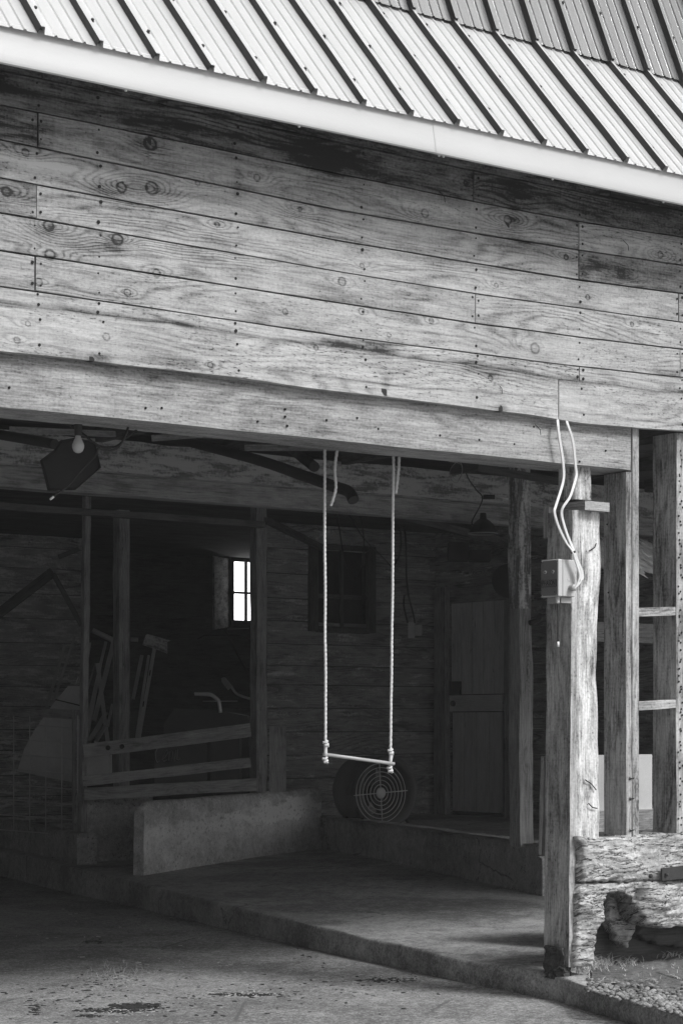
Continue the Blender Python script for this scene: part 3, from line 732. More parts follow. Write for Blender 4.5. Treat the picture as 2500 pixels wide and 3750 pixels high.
# ---- interior beams
beamR = 9.5
mb = MB(); mb.timber((-9, 5.0, 3.645), (7.1, 5.0, 3.645), .2, .245, side=Y3, n=60, jit=.012, sub=3); mb.build('whitewashed_beam', M['flaky'], barn)['label'] = 'upper interior beam with flaking whitewash'
mb = MB(); mb.timber((-9, 5.08, 3.44), (7.1, 5.08, 3.44), .16, .16, side=Y3, n=40, jit=.006, sub=2); mb.build('lower_beam', M['dim'], barn)['label'] = 'smooth grey beam under the whitewashed one'
mb = MB(); mb.timber((-9, 5.5, 3.28), (Wp(960, 1800, 5.5).x, 5.5, 3.27), .1, .05, side=Y3, n=40, jit=.008, sub=2); mb.build('batten', M['dark'], barn)
mb = MB()
for k in range(12): mb.timber((-6 + k * 1.15, .45, 3.79), (-6 + k * 1.15, 4.88, 3.79), .06, .11, side=X3)
mb.timber(Wp(860, 1790, 5.3), Wp(860, 1850, 5.3), .05, .05)
multi(mb, 'joist', M['dark'], barn)
# diagonal braces
def bar(name, mat, pts, D, wpx, dpx=None, parent=None, **kw):
    mb = MB(); P = [G(x, y, D if not isinstance(D, tuple) else D[i]) for i, (x, y) in enumerate(pts)]
    for i in range(len(P) - 1):
        DD = D if not isinstance(D, tuple) else D[i]
        mb.timber(P[i], P[i + 1], wpx / F * DD, (dpx or wpx) / F * DD, side=(RT[0], RT[1], 0) if abs((P[i + 1] - P[i]).normalized().z) > .5 else Z3, n=6, jit=.004, sub=2)
    return mb.build(name, mat, parent, **kw)
bar('diagonal_brace', M['dark'], [(976, 1905), (1190, 2012)], (20.5, 22.3), 22, parent=barn)
bar('diagonal_brace', M['dark'], [(1300, 1850), (1714, 1952), (2040, 2036)], (19, 20, 21.5), 27, parent=barn)
bar('diagonal_brace', M['dark'], [(-60, 2290), (195, 2095)], (22.8, 22.8), 34, parent=barn)
bar('diagonal_brace', M['dark'], [(195, 2100), (300, 2290)], (22.7, 22.7), 18, parent=barn)
bar('diagonal_brace', M['dark'], [(215, 2040), (290, 2010)], (22.7, 22.7), 16, parent=barn)
# ---- interior posts
def post(name, mat, x0, x1, D, zb, zt, lab, jit=.006, dd=None, lean=0):
    xm_ = (x0 + x1) / 2; a = G(xm_, 2655, D); a.z = zb; b = a.copy(); b.z = zt; b += V((RT[0], RT[1], 0)) * lean
    W = (x1 - x0) / F * D / (abs(SX) * 1.0 + SY * .9)
    mb = MB(); mb.timber(a, b, W, dd or W, side=X3, n=24, jit=jit, sub=3)
    return mb.build(name, mat, barn, label=lab)
post('post', M['dim'], 284, 316, 20.5, .2, 3.84, 'slim dark pole at the left of the rail fence', lean=.05)
post('post', M['dim'], 415, 475, 21.8, .2, 3.84, 'thick post between the leaning steel bars')
post('post', M['dim'], 916, 976, 21.4, .2, 3.84, 'stout grey post right of the bright window', jit=.012)
# door-side post in front of the inner wall (peeling paint on its upper half)
pz = Wp(1900, 3085, 2.9)
D3 = 17.4; pb = G(1902, 3085, D3)
mb = MB(); top = G(1899, 1690, D3); mid = G(1903, 2230, D3 - .0)
mb.timber((mid.x, mid.y, mid.z), (top.x, top.y, 3.84), .135, .135, side=X3, n=30, jit=.006, sub=3); mb.build('post', M['peel'], barn, label='square post with peeling white paint near the door, upper half')
mb = MB(); mb.timber((pb.x + .02, pb.y, pb.z - .03), (mid.x, mid.y, mid.z + .0), .155, .13, side=X3, n=30, jit=.010, sub=3, W2=.135, H2=.133); mb.build('post', M['jamb'], barn, label='bare weathered lower half of the door-side post')
mb = MB(); q = G(1938, 2275, D3); mb.tube([q + V((-.08, -.09, -.02)), q + V((0, -.1, 0)), q + V((.05, -.08, .05))], .022, 8); mb.build('iron_hook', M['iron'], barn)
bar('cross_tie', M['dark'], [(1750, 1715), (2060, 1765)], (17.0, 17.0), 26, parent=barn)

# ================================================================== MAIN POST AND STUDS OF THE FRONT WALL
def wbox(mb, xa, xb, w0, w1, ya, yb, n=1, jit=0.0, sub=1, z0=None, z1=None, **k):
    a = Wp(xa, ya, w0); b = Wp(xb, yb, w0); zt = a.z if z1 is None else z1; zb = b.z if z0 is None else z0
    if abs(zt - zb) > abs(b.x - a.x):
        mb.timber(((a.x + b.x) / 2, (w0 + w1) / 2, zb), ((a.x + b.x) / 2, (w0 + w1) / 2, zt), b.x - a.x, w1 - w0, side=X3, n=n, jit=jit, sub=sub, **k)
    else:
        mb.timber((a.x, (w0 + w1) / 2, (zt + zb) / 2), (b.x, (w0 + w1) / 2, (zt + zb) / 2), w1 - w0, zt - zb, side=Y3, n=n, jit=jit, sub=sub, **k)
FZ = .15
pA = Wp(2105, 2500, .06)
mb = MB(); cx0, cx1 = pA.x, Wp(2198, 2500, .06).x
capz = Wp(2150, 1870, .06).z
# hewn lower post: wavy, waney right edge
def hewn(mb, x0, x1, y0, y1, z0, z1, seed):
    n = 60; sub = 6; nbv = len(mb.v); prof = []
    for (a, b, c, d) in ((0, 0, 1, 0), (1, 0, 1, 1), (1, 1, 0, 1), (0, 1, 0, 0)):
        for k in range(sub): prof.append((a + (c - a) * k / sub, b + (d - b) * k / sub))
    wob = [(.15, .0), (.9, 0), (1.25, .012), (1.5, .0), (1.9, -.018), (2.3, .0), (2.45, .022), (2.62, .020), (2.75, .012), (3.1, 0.01)]
    m = len(prof)
    for i in range(n + 1):
        z = z0 + (z1 - z0) * i / n; wr_ = float(np.interp(z, [q[0] for q in wob], [q[1] for q in wob]))
        for (px, py) in prof:
            x = x0 + (x1 - x0) * px + px * (wr_ + .008 * hn(z * 5, seed, 1)) + (1 - px) * .006 * hn(z * 4, seed, 5); y = y0 + (y1 - y0) * py + (1 - py) * .008 * hn(z * 6, px * 4, seed)
            if px in (0, 1) and py in (0, 1): x += (.5 - px) * .022; y += (.5 - py) * .022
            mb.v.append((x, y, z))
    for i in range(n):
        for k in range(m):
            k2 = (k + 1) % m; dz = (z1 - z0) / n; sd_ = k // sub; kk = k % sub; ww_ = (x1 - x0) / sub
            mb.f.append((nbv + i * m + k, nbv + i * m + k2, nbv + (i + 1) * m + k2, nbv + (i + 1) * m + k))
            mb.uv.append([(seed + i * dz, sd_ * .31 + kk * ww_), (seed + i * dz, sd_ * .31 + (kk + 1) * ww_), (seed + (i + 1) * dz, sd_ * .31 + (kk + 1) * ww_), (seed + (i + 1) * dz, sd_ * .31 + kk * ww_)]); mb.sm.append(False)
    for i, rev in ((0, 1), (n, 0)):
        idx = [nbv + i * m + k for k in range(m)]
        if rev: idx.reverse()
        mb.f.append(tuple(idx)); mb.uv.append([(0, 0)] * m); mb.sm.append(False)
hewn(mb, cx0, cx1, .06, .26, Wp(2150, 3080, .06).z - .02, capz, 12.3)
mp = mb.build('post', M['post'], barn, label='thick hewn corner post carrying the grey control box')
mb = MB(); hx0, hx1 = Wp(2107, 1700, .08).x, Wp(2165, 1700, .08).x
hewn(mb, hx0, hx1, .08, .25, Wp(2150, 1831, .08).z, 3.2, 40.3)
mb.build('post_head', M['post'], mp)
mb = MB(); mb.timber(Wp(2148, 1850, -.0) + V((0, .17, 0)) + V((-.01, 0, 0)), Wp(2233, 1857, 0) + V((0, .17, 0)), .33, .055, side=Y3, n=4, jit=.002, sub=2)
mb.build('cap_board', M['beam'], mp)['label'] = 'short board laid across the top of the corner post'
# plank nailed on the opening side of the post, runs down to the kerb
mb = MB(); zt = Wp(2060, 1870, .1).z
fx = Wp(2101, 3000, .04).x
mb.timber((fx - .022, .145, .20), (cx0 - .022, .145, zt), .045, .215, side=X3, n=60, jit=.006, sub=4, seed=71, freq=3)
fp = mb.build('facing_plank', M['stud'], mp); fp['label'] = 'long grey plank on the opening side of the corner post, rotten at its foot'
mb = MB(); mb.timber((fx - .03, .155, .12), (fx - .022, .15, .31), .06, .17, side=X3, n=14, jit=.05, sub=5, freq=14); mb.build('rotten_foot', M['dark'], fp)
mb = MB(); mb.timber(Wp(2015, 1915, .28) - Z3 * .09, Wp(2015, 1915, .28) + Z3 * .09, .07, .05, side=X3, n=3, jit=.004, sub=2); mb.build('wood_block', M['jamb'], mp)
# split boards standing behind the post
mb = MB(); a = Wp(1996, 2770, .42); b = Wp(1986, 3130, .42)
mb.timber((b.x, .42, b.z), (a.x, .42, a.z), .05, .03, side=X3, n=12, jit=.006, sub=2); mb.timber((b.x + .03, .40, b.z - .3), (a.x + .03, .40, a.z + .02), .04, .03, side=X3, n=12, jit=.006, sub=2)
multi(mb, 'split_board', M['dim'], mp)
# nails and spikes in the post
mb = MB()
for pts_ in ([(2141, 2856), (2165, 2872), (2181, 2893)], [(2153, 2942), (2168, 2957), (2185, 2960)], [(2181, 1990), (2176, 2005), (2155, 2018)]):
    mb.tube([Wp(x, y, .045) for x, y in pts_], .0035, 5)
for (x, y) in ((2285, 1765), (2280, 2065), (2222, 1920), (2226, 2170)): mb.lathe([(.0001, .004), (.006, .003), (.006, 0)], Wp(x, y, .05), (-1, 0, 0), 7)
multi(mb, 'bent_nail', M['nail'], mp)
# doubled stud right of the header
sx0, sx1, sx2 = Wp(2291, 2500, .03).x, Wp(2312, 2500, .03).x, Wp(2336, 2500, .03).x
sillz = Wp(2300, 3062, .03).z
mb = MB(); mb.timber(((sx0 + sx1) / 2 - .001, .125, sillz - .01), ((sx0 + sx1) / 2 - .001, .125, 3.095), sx1 - sx0 - .003, .19, side=X3, n=50, jit=.002, sub=3)
st1 = mb.build('stud', M['stud'], barn, label='inner stud of the doubled pair under the header end')
mb = MB(); mb.timber(((sx1 + sx2) / 2, .12, sillz - .01), ((sx1 + sx2) / 2, .12, 3.36), sx2 - sx1 - .001, .19, side=X3, n=50, jit=.002, sub=3)
st2 = mb.build('stud', M['stud'], barn, label='outer stud of the doubled pair right of the header end')
tx0, tx1 = Wp(2473, 2500, .03).x, Wp(2500, 2500, .03).x
mb = MB(); mb.timber(((tx0 + tx1) / 2, .125, sillz - .01), ((tx0 + tx1) / 2, .125, 3.36), tx1 - tx0, .2, side=X3, n=80, jit=.004, sub=4)
st3 = mb.build('stud', M['stud'], barn, label='nail-riddled stud at the right edge of the picture')
mb = MB(); 
for k in range(3): mb.timber((tx1 + .62 + k * .6, .125, sillz), (tx1 + .62 + k * .6, .125, 3.36), .045, .19, side=X3)
mb.build('stud', M['stud'], barn, label='stud further right in the same wall')
mb = MB()
random.seed(5)
for k in range(70):
    z = sillz + .05 + k / 70 * 2.3 + random.uniform(-.02, .02); mb.lathe([(.0001, .003), (random.uniform(.003, .007), .002), (.007, -.001)], ((tx0 + tx1) / 2 + random.gauss(0, .008), .022, z), (0, -1, 0), 6)
for y in (2850, 2924, 3040): 
    p = Wp(2313, y, .022); mb.tube([p + V((-.018, 0, -.003)), p + V((.018, 0, .002))], .003, 5); mb.tube([p + V((-.018, 0, -.012)), p + V((-.018, 0, .008))], .0035, 5)
multi(mb, 'nail', M['nail'], st3)
for (y0_, y1_, lab) in ((2229, 2264, 'upper short rung nailed between the studs'), (2571, 2607, 'lower short rung nailed between the studs')):
    mb = MB(); z = (Wp(2400, y0_, .03).z + Wp(2400, y1_, .03).z) / 2; mb.timber((sx2 + .001, .075, z + .003), (tx0 - .001, .075, z + .02), .09, .052, side=Y3, n=6, jit=.003, sub=2); mb.build('rung', M['stud'], barn, label=lab)
mb = MB(); zt_ = Wp(2380, 1590, .3).z; mb.box((sx2 + .06, .25, 2.95), (sx2 + .17, .33, 3.42)); mb.build('hanging_block', M['dim'], barn)
# ---- rotten sill timbers
def oz(pts_, w_): return [(Wp(x, y, w_).x, Wp(x, y, w_).z) for x, y in pts_]
xr = 2760
mb = relief(oz([(2103, 3064), (2190, 3072), (2298, 3063), (2400, 3054), (2500, 3049), (xr, 3030), (xr, 3190), (2500, 3211), (2380, 3222), (2300, 3228), (2200, 3226), (2118, 3227), (2112, 3180), (2122, 3120), (2110, 3090)], .02), 0, 0, .008, -.02, .22, .022, 21.0)
r1 = mb.build('sill_timber', M['rotten'], barn, label='cracked upper sill timber, bleached and checked')
mb = relief(oz([(2110, 3233), (2200, 3232), (2300, 3233), (2400, 3226), (2500, 3217), (xr, 3196), (xr, 3370), (2500, 3388), (2420, 3399), (2365, 3388), (2338, 3352), (2334, 3310), (2318, 3288), (2285, 3270), (2250, 3266), (2215, 3276), (2200, 3305), (2196, 3370), (2172, 3418), (2166, 3470), (2165, 3535), (2098, 3542), (2106, 3400)], .02), 0, 0, .008, -.01, .2, .03, 44.0, [(*oz([(2405, 3300)], 0)[0], .13, .075, .06), (*oz([(2150, 3330)], 0)[0], .05, .05, .03), (*oz([(2145, 3440)], 0)[0], .05, .03, .025), (*oz([(2145, 3510)], 0)[0], .05, .02, .02), (*oz([(2340, 3290)], 0)[0], .03, .06, -.05)])
r2 = mb.build('sill_timber', M['rotten'], barn, label='rotted lower sill timber with an arched hole eaten through it')
mb = relief(oz([(2232, 3255), (2330, 3260), (2332, 3380), (2316, 3440), (2298, 3472), (2275, 3440), (2240, 3390), (2222, 3330)], .2), 0, 0, .009, .2, .1, .03, 60.0)
mb.build('hanging_chunk', M['rotten'], r2)['label'] = 'rotten chunk hanging behind the arched hole'
mb = relief(oz([(2340, 3380), (2420, 3392), (xr, 3350), (xr, 3470), (2480, 3470), (2400, 3452), (2345, 3420)], .25), 0, 0, .014, .25, .1, .03, 66.0)
mb.build('broken_sill_base', M['dark'], r2)
mb = MB(); mb.box((fx + .30, .34, .05), (5, .40, .95)); multi(mb, 'footing_board', M['dark'], barn)
mb = MB(); a = Wp(2420, 3203, -.045); b = Wp(2720, 3168, -.045); mb.timber(a, b, .012, .075, side=Y3); mb.lathe([(.0001, .015), (.010, .012), (.011, 0)], a + V((.03, -.008, 0)), (0, -1, 0), 10)
mb.build('iron_strap', M['rust'], r1)
mb = MB(); mb.lathe([(.0001, .015), (.012, .012), (.013, 0)], Wp(2378, 3208, -.04), (0, -1, 0), 10); mb.build('bolt', M['rust'], r1)
# ---- things seen between the right-hand studs
mb = MB(); 
def crumple(p0, ax, bx, nx, ny, amp, sd_, mb):
    bi = len(mb.v)
    for i in range(nx + 1):
        for j in range(ny + 1):
            q = V(p0) + V(ax) * (i / nx) + V(bx) * (j / ny); d = amp * (.6 * hn(i * .3, j * .5, sd_) + .6 * hn(i * .9, j * 1.1, sd_)); mb.v.append(tuple(q + V((0, 1, 0)) * d + Z3 * d * .5))
    for i in range(nx):
        for j in range(ny):
            a = bi + i * (ny + 1) + j; mb.f.append((a, a + ny + 1, a + ny + 2, a + 1)); mb.uv.append([(0, 0)] * 4); mb.sm.append(False)
pf = Wp(2100, 2100, 1.3)
pT = Wp(2100, 1968, 1.3); crumple((pf.x, 1.0, pf.z), (2.2, 0, 0), (0, .3, pT.z - pf.z), 110, 22, .22, 3, mb)
foil = mb.build('foil_sheet', M['foil'], label='crumpled shiny foil sheet glimpsed between the right-hand studs', cat='foil')
mb = MB(); a = Wp(2150, 2765, .95); b = Wp(2386, 2965, .95); mb.timber((a.x, .96, (a.z + b.z) / 2), (b.x, .96, (a.z + b.z) / 2), .02, a.z - b.z, side=Y3, n=4, jit=.002, sub=2)
mb.build('white_panel', M['panel'], label='white board panel standing behind the studs at right', cat='panel')
mb = MB(); c = Wp(2400, 3060, .9); mb.box((a.x, .9, .9 - .45), (b.x + .2, 1.2, b.z)); mb.build('timber_block', M['dim'], label='dark timber block under the white panel', cat='block')
mb = MB(); a = Wp(2170, 2290, 2.4); mb.box((a.x, 2.4, Wp(2300, 2352, 2.4).z), (a.x + 3, 2.46, Wp(2300, 2282, 2.4).z)); mb.box((a.x, 2.38, Wp(2300, 2325, 2.4).z), (a.x + 3, 2.4, Wp(2300, 2318, 2.4).z)); multi(mb, 'rear_shelf', M['dim'], barn)

# ================================================================== CONCRETE WALLS INSIDE
def cwall(name, p, q, h0, h1, th, mat, **kw):
    p = V(p); q = V(q); L = (q - p).length; t = (q - p).normalized(); t.z = 0; nrm = V((-t.y, t.x, 0)); n = max(2, int(L / .03)); mb = MB()
    prof = [(0, 0), (0, .25), (0, .5), (0, .75), (0, .93), (.02, .985), (.05, 1), (th - .05, 1), (th - .02, .985), (th, .93), (th, 0)]
    m = len(prof)
    for i in range(n + 1):
        s = i / n; c = p.lerp(q, s); h = h0 + (h1 - h0) * s + .008 * hn(s * L * 2, L); h -= .09 * max(0, 1 - s * L / .14) ** 2.5
        for (o, k) in prof:
            jj = .008 * hn(s * L * 3, k * 4, L) + .004 * hn(s * L * 12, k * 12, L)
            mb.v.append(tuple(c + nrm * (o + jj) + Z3 * (k * h - (.03 if k == 0 else 0)) + t * (.02 * k * (i == 0) * (k > .9))))
    for i in range(n):
        for k in range(m - 1):
            a = i * m + k; mb.f.append((a, a + m, a + m + 1, a + 1)); mb.uv.append([(L * (i + d) / n, prof[k + e][1] * h0) for d, e in ((0, 0), (1, 0), (1, 1), (0, 1))]); mb.sm.append(True)
    for i, rev in ((0, 0), (n, 1)):
        idx = [i * m + k for k in range(m)]
        if rev: idx.reverse()
        mb.f.append(tuple(idx)); mb.uv.append([(0, 0)] * m); mb.sm.append(False)
    return mb.build(name, mat, None, **kw)
def hpx(p, y0, y1): 
    D = (p.x - CX) * FW[0] + (p.y - CY) * FW[1]; return (y1 - y0) / F * D
lA = on_slab(527, 3205)
cwall('low_concrete_wall', lA, kA, hpx(lA, 2937, 3205), hpx(kA, 2884, 3108), .11, M['lowwall'], label='low concrete pen wall with a pale band along its lower part', cat='wall')
cwall('kerb_wall', kB, kA + V((.1, .3, 0)), hpx(kB, 3095, 3281), hpx(kA, 2990, 3108), -.22, M['kerb'], label='concrete kerb wall in front of the fan and the door', cat='wall')
lB = on_slab(297, 3157); lC = on_slab(560, 3145)
cwall('dark_concrete_wall', lB, lC, hpx(lB, 2890, 3157), hpx(lC, 2880, 3145), .2, M['kerb'], label='dark concrete pen wall under the rail fence', cat='wall')
lD = on_slab(-300, 3035); lE = on_slab(283, 3166)
cwall('mesh_base_kerb', lD, lE, .30, .30, .2, M['kerb'], label='concrete kerb under the wire mesh panel', cat='wall')
# inner raised floor behind the kerb
mb = MB(); a = kB + V((.12, .0, 0)); b = kA + V((.15, .3, 0)); mb.prism([(a.x, a.y, 0), (12.9, 2.0, 0), (12.9, 16.9, 0), (b.x, 16.9, 0), (b.x, b.y, 0)], (0, 0, .56)); mb.build('inner_floor', M['slab'], kind='structure')

# ================================================================== PEN FURNITURE, LEFT
fe = empty('rail_fence', 'two tilted wooden rails closing the pen beneath the small window', 'fence')
for (pa, pb_, t0, t1) in (((308, 2751), (918, 2673), 50, 52), ((306, 2861), (918, 2792), 36, 38)):
    mb = MB(); mb.timber(G(pa[0], pa[1], 20.2), G(pb_[0], pb_[1], 20.2), t0 / F * 20.2, .04, side=Z3, n=24, jit=.006, sub=2); mb.build('rail', M['dim'], fe)
mb = MB(); mb.timber(G(312, 2908, 20.3), G(940, 2872, 20.3), 45 / F * 20.3, .08, side=Z3, n=20, jit=.006, sub=2); mb.build('bottom_board', M['dim'], fe)
mb = MB()
for (x, y) in ((396, 2739), (447, 2734)): mb.lathe([(.0001, .0), (.018, .002), (.024, -.004)], G(x, y, 20.16), (-FW[0], -FW[1], 0), 12)
multi(mb, 'bolt_hole', M['hole'], fe)
mb = MB(); mb.timber(G(1017, 2900, 20.9), G(1017, 2660, 20.9), 62 / F * 20.9, .03, side=(RT[0], RT[1], 0), n=6, jit=.003, sub=2)
mb.build('upright_board', M['dim'], label='short upright board standing right of the stout post behind the low wall', cat='board')
# wire mesh panel
mp_ = empty('mesh_panel', 'square wire mesh panel under a wooden top rail at the lower left', 'panel')
pA_, pB_ = G(-300, 2655, 23.4), G(286, 2655, 20.7)
def mpnt(s, y): 
    x = -300 + 586 * s; D = 1 / (1 / 23.4 + (1 / 20.7 - 1 / 23.4) * s); return G(x, y, D)
mb = MB(); mb.timber(mpnt(0, 2588), mpnt(1, 2617), .09, .05, side=Z3, n=16, jit=.006, sub=2); mb.build('top_rail', M['dim'], mp_)
mb = MB()
for k in range(11):
    s = k / 10; mb.tube([mpnt(s, 2620), mpnt(s, 3040)], .006, 5)
for k in range(8):
    y = 2640 + k * 56; mb.tube(smoothpath([mpnt(0, y - 15), mpnt(.5, y + 6), mpnt(1, y + 28)], 5), .006, 5)
multi(mb, 'wire', M['grille'], mp_)
mb = MB(); mb.timber(mpnt(.985, 3050), mpnt(.985, 2600), .05, .05, n=5, jit=.004, sub=2); mb.build('end_stile', M['dim'], mp_)
# pale plastic sheet behind
mb = MB()
ol = [(250, 2512), (300, 2512), (305, 2872), (180, 2848), (64, 2824), (90, 2742), (128, 2672), (200, 2572)]
P = [G(x, y, 23.0) for x, y in ol]; mb.prism(P, V((FW[0], FW[1], 0)) * .35)
ps = mb.build('feed_hopper', M['plastic'], label='pale cone-shaped feed hopper behind the wire mesh', cat='hopper')
bv = ps.modifiers.new('b', 'BEVEL'); bv.width = .07; bv.segments = 4
mb = MB(); mb.timber(G(205, 2562, 22.95), G(300, 2585, 22.95), .012, .03, side=Z3); mb.tube([G(278, 2506, 22.9), G(287, 2480, 22.9)], .012, 8); mb.build('hopper_band', M['iron'], ps)
mb = MB(); mb.tube([G(277, 2508, 22.6), G(288, 2478, 22.6)], .009, 8); mb.build('bright_rod', M['chrome'], ps)
# leaning steel bars
LB = [((276, 2330), (200, 2560), 9, 24.0, 'thin faint bar leaning left of the slim pole'), ((238, 2365), (172, 2590), 10, 24.2, 'leftmost faint leaning bar by the far wall'), ((328, 2355), (300, 2520), 14, 23.2, 'pale-edged leaning bar just right of the slim pole'),
      ((350, 2430), (308, 2570), 5, 22.8, 'thinnest leaning rod beside the slim pole'), ((418, 2345), (345, 2640), 16, 22.9, 'slotted leaning bar touching the thick post'), ((388, 2350), (312, 2680), 10, 23.0, 'leaning bar behind the slotted one'),
      ((372, 2420), (318, 2715), 9, 22.7, 'long leaning bar crossing the opposed one'), ((358, 2430), (396, 2720), 15, 22.6, 'bar leaning the opposite way from the others'), ((390, 2610), (325, 2718), 16, 22.5, 'low broad bar leaning at the foot of the bundle'),
      ((398, 2640), (352, 2718), 12, 22.4, 'short broad bar at the foot of the bundle'), ((412, 2580), (395, 2660), 10, 22.6, 'short pale bar by the thick post foot'), ((545, 2400), (500, 2700), 9, 22.9, 'narrow bar right of the thick post'), ((520, 2400), (488, 2560), 12, 23.1, 'upper narrow bar close right of the thick post')]
for (a, b, w_, D, lab) in LB:
    mb = MB(); A, B = G(*a, D + .25), G(*b, D - .1); B2 = B
    mb.timber(B2, A, w_ / F * D, .02, side=(RT[0], RT[1], 0), n=4, jit=.002)
    mb.build('leaning_bar', M['steel'] if w_ > 8 else M['jamb'], label=lab, cat='steel bar', group='steel bars leaning in a bundle by the pen')
sb_ = empty('plate_topped_bar', 'slotted leaning bar topped by a flared pale plate', 'steel bar')
mb = MB(); mb.timber(G(505, 2725, 22.5), G(566, 2375, 22.8), 12 / F * 22.6, .03, side=(RT[0], RT[1], 0), n=4); mb.build('shaft', M['steel'], sb_)
mb = MB(); mb.prism([G(x, y, 22.75) for x, y in ((535, 2325), (540, 2322), (624, 2345), (612, 2350), (612, 2393), (562, 2374), (522, 2362))], V((FW[0], FW[1], 0)) * .06); mb.build('head_plate', M['flaky'], sb_)
mb = MB()
for (x, y) in ((550, 2464), (526, 2578)): mb.timber(G(x - 1.5, y + 10, 22.5), G(x + 1.5, y - 10, 22.5), .012, .006, side=(RT[0], RT[1], 0))
multi(mb, 'slot', M['hole'], sb_)
mb = MB(); mb.tube([G(340, 2308, 23.6), G(415, 2345, 23.6)], .03, 8); mb.tube([G(480, 2342, 23.6), G(506, 2343, 23.6)], .025, 8); multi(mb, 'roller', M['steel'], empty('roller_pair', 'short horizontal rollers behind the tops of the leaning bars', 'roller'))
# dark machine, tubes, box with faded lettering
mc = empty('parked_machine', 'dark parked machine with bright bent handlebars below the small window', 'machine')
mb = MB(); mb.prism([G(x, y, 23.5) for x, y in ((640, 2594), (755, 2600), (835, 2608), (905, 2622), (925, 2660), (925, 2900), (600, 2900), (600, 2650))], V((FW[0], FW[1], 0)) * 1.2)
bo = mb.build('body', M['box'], mc); bv = bo.modifiers.new('b', 'BEVEL'); bv.width = .06; bv.segments = 3
mb = MB(); mb.tube(smoothpath([G(724, 2341, 24.5), G(748, 2328, 24.5), G(784, 2327, 24.5), G(833, 2327, 24.5), G(873, 2327, 24.5), G(891, 2332, 24.5), G(911, 2343, 24.5), G(925, 2370, 24.5)], 4), .010, 6); mb.tube([G(824, 2308, 24.4), G(903, 2460, 24.4), G(925, 2520, 24.4)], .012, 6); multi(mb, 'frame_tube', M['iron'], mc)
mb = MB(); mb.tube(smoothpath([G(822, 2484, 24.0), G(847, 2515, 24.0), G(869, 2542, 24.0), G(914, 2558, 24.0), G(960, 2570, 24)], 4), .016, 8)
mb.tube(smoothpath([G(712, 2541, 23.4), G(740, 2542, 23.4), G(771, 2544, 23.4), G(790, 2556, 23.4), G(802, 2570, 23.4), G(808, 2610, 23.4)], 4), .022, 8); mb.tube([G(743, 2568, 23.6), G(870, 2568, 23.6)], .006, 6); mb.tube([G(833, 2304, 24.6), G(912, 2301, 24.6)], .005, 6)
multi(mb, 'handlebar', M['chrome'], mc)
mb = MB(); mb.prism([G(x, y, 23.98) for x, y in ((810, 2483), (822, 2480), (850, 2514), (835, 2527), (812, 2498))], V((FW[0], FW[1], 0)) * .05); mb.build('hand_grip', M['panel'], mc)
cr = empty('lettered_crate', 'dark crate with faded handwritten lettering behind the rails', 'crate')
mb = MB(); mb.prism([G(x, y, 21.6) for x, y in ((566, 2735), (760, 2710), (760, 2900), (566, 2900))], V((FW[0], FW[1], 0)) * .5); mb.prism([G(x, y, 21.7) for x, y in ((770, 2710), (878, 2700), (878, 2900), (770, 2900))], V((FW[0], FW[1], 0)) * .5); multi(mb, 'crate_body', M['box'], cr)
mb = MB()
def stroke(P_, D=21.57): mb.tube([G(x, y, D) for x, y in P_], .006, 5)
stroke([(578, 2740), (570, 2755), (571, 2780), (577, 2792), (585, 2786)]); stroke([(594, 2782), (605, 2772), (616, 2756), (612, 2746), (603, 2760), (596, 2780), (601, 2788), (612, 2782)])
stroke([(622, 2750), (618, 2785)]); stroke([(620, 2757), (630, 2748), (634, 2754), (629, 2788)]); stroke([(645, 2746), (638, 2784), (643, 2787)]); stroke([(652, 2742), (648, 2780), (655, 2784), (660, 2776)])
multi(mb, 'letter', M['jamb'], cr)
mb = MB(); mb.prism([G(x, y, 21.3) for x, y in ((318, 2775), (400, 2765), (400, 2850), (318, 2850))], V((FW[0], FW[1], 0)) * .3); mb.build('feed_pail', M['plastic'], label='grey square pail behind the rails next to the slim pole', cat='pail')

# ================================================================== LAMP, PIPES, WIRES UNDER THE CEILING
lp = empty('hooded_lamp', 'bare bulb hanging before a black faceted metal hood at upper left', 'lamp')
mb = MB(); b0 = G(287, 1636, 10.5)
mb.lathe([(.0001, -.033), (.012, -.031), (.024, -.022), (.031, -.004), (.031, .008), (.024, .028), (.015, .045), (.0135, .06)], b0, Z3, 20); mb.build('bulb', M['glass'], lp)
mb = MB(); mb.lathe([(.0001, .055), (.017, .055), (.019, .07), (.02, .12), (.012, .14), (.0001, .14)], b0, Z3, 16); mb.tube([b0 + Z3 * .13, b0 + V((-.03, .05, .3))], .006, 6); mb.build('socket', M['blackcable'], lp)
mb = MB(); ol = [(220, 1613), (274, 1602), (348, 1617), (371, 1712), (277, 1794), (175, 1798), (147, 1686), (198, 1648)]
fr_ = [G(x, y, 10.85) for x, y in ol]; c_ = sum(fr_, V()) / 8; bk = [c_ + (p - c_) * .55 + V((FW[0], FW[1], 0)) * .22 for p in fr_]
for i in range(8): mb.quad([fr_[i], fr_[(i + 1) % 8], bk[(i + 1) % 8], bk[i]])
mb.quad(bk); mb.quad([c_ + (p - c_) * .93 + V((FW[0], FW[1], 0)) * .03 for p in fr_])
hd = mb.build('hood', M['iron'], lp)
mb = MB(); mb.tube(smoothpath([G(x, y, 10.6) for x, y in ((262, 1560), (306, 1590), (344, 1622), (383, 1641), (415, 1648), (440, 1630), (460, 1595), (474, 1550))], 5), .006, 6)
mb.tube(smoothpath([G(x, y, 10.7) for x, y in ((520, 1560), (470, 1598), (430, 1632), (400, 1638), (362, 1640), (350, 1670), (300, 1720), (250, 1780), (205, 1812), (192, 1822))], 5), .005, 6); mb.build('lamp_cord', M['blackcable'], lp)
mb = MB(); mb.tube([G(198, 1818, 10.7), G(184, 1830, 10.7)], .006, 6); mb.build('cord_tip', M['cable'], lp)
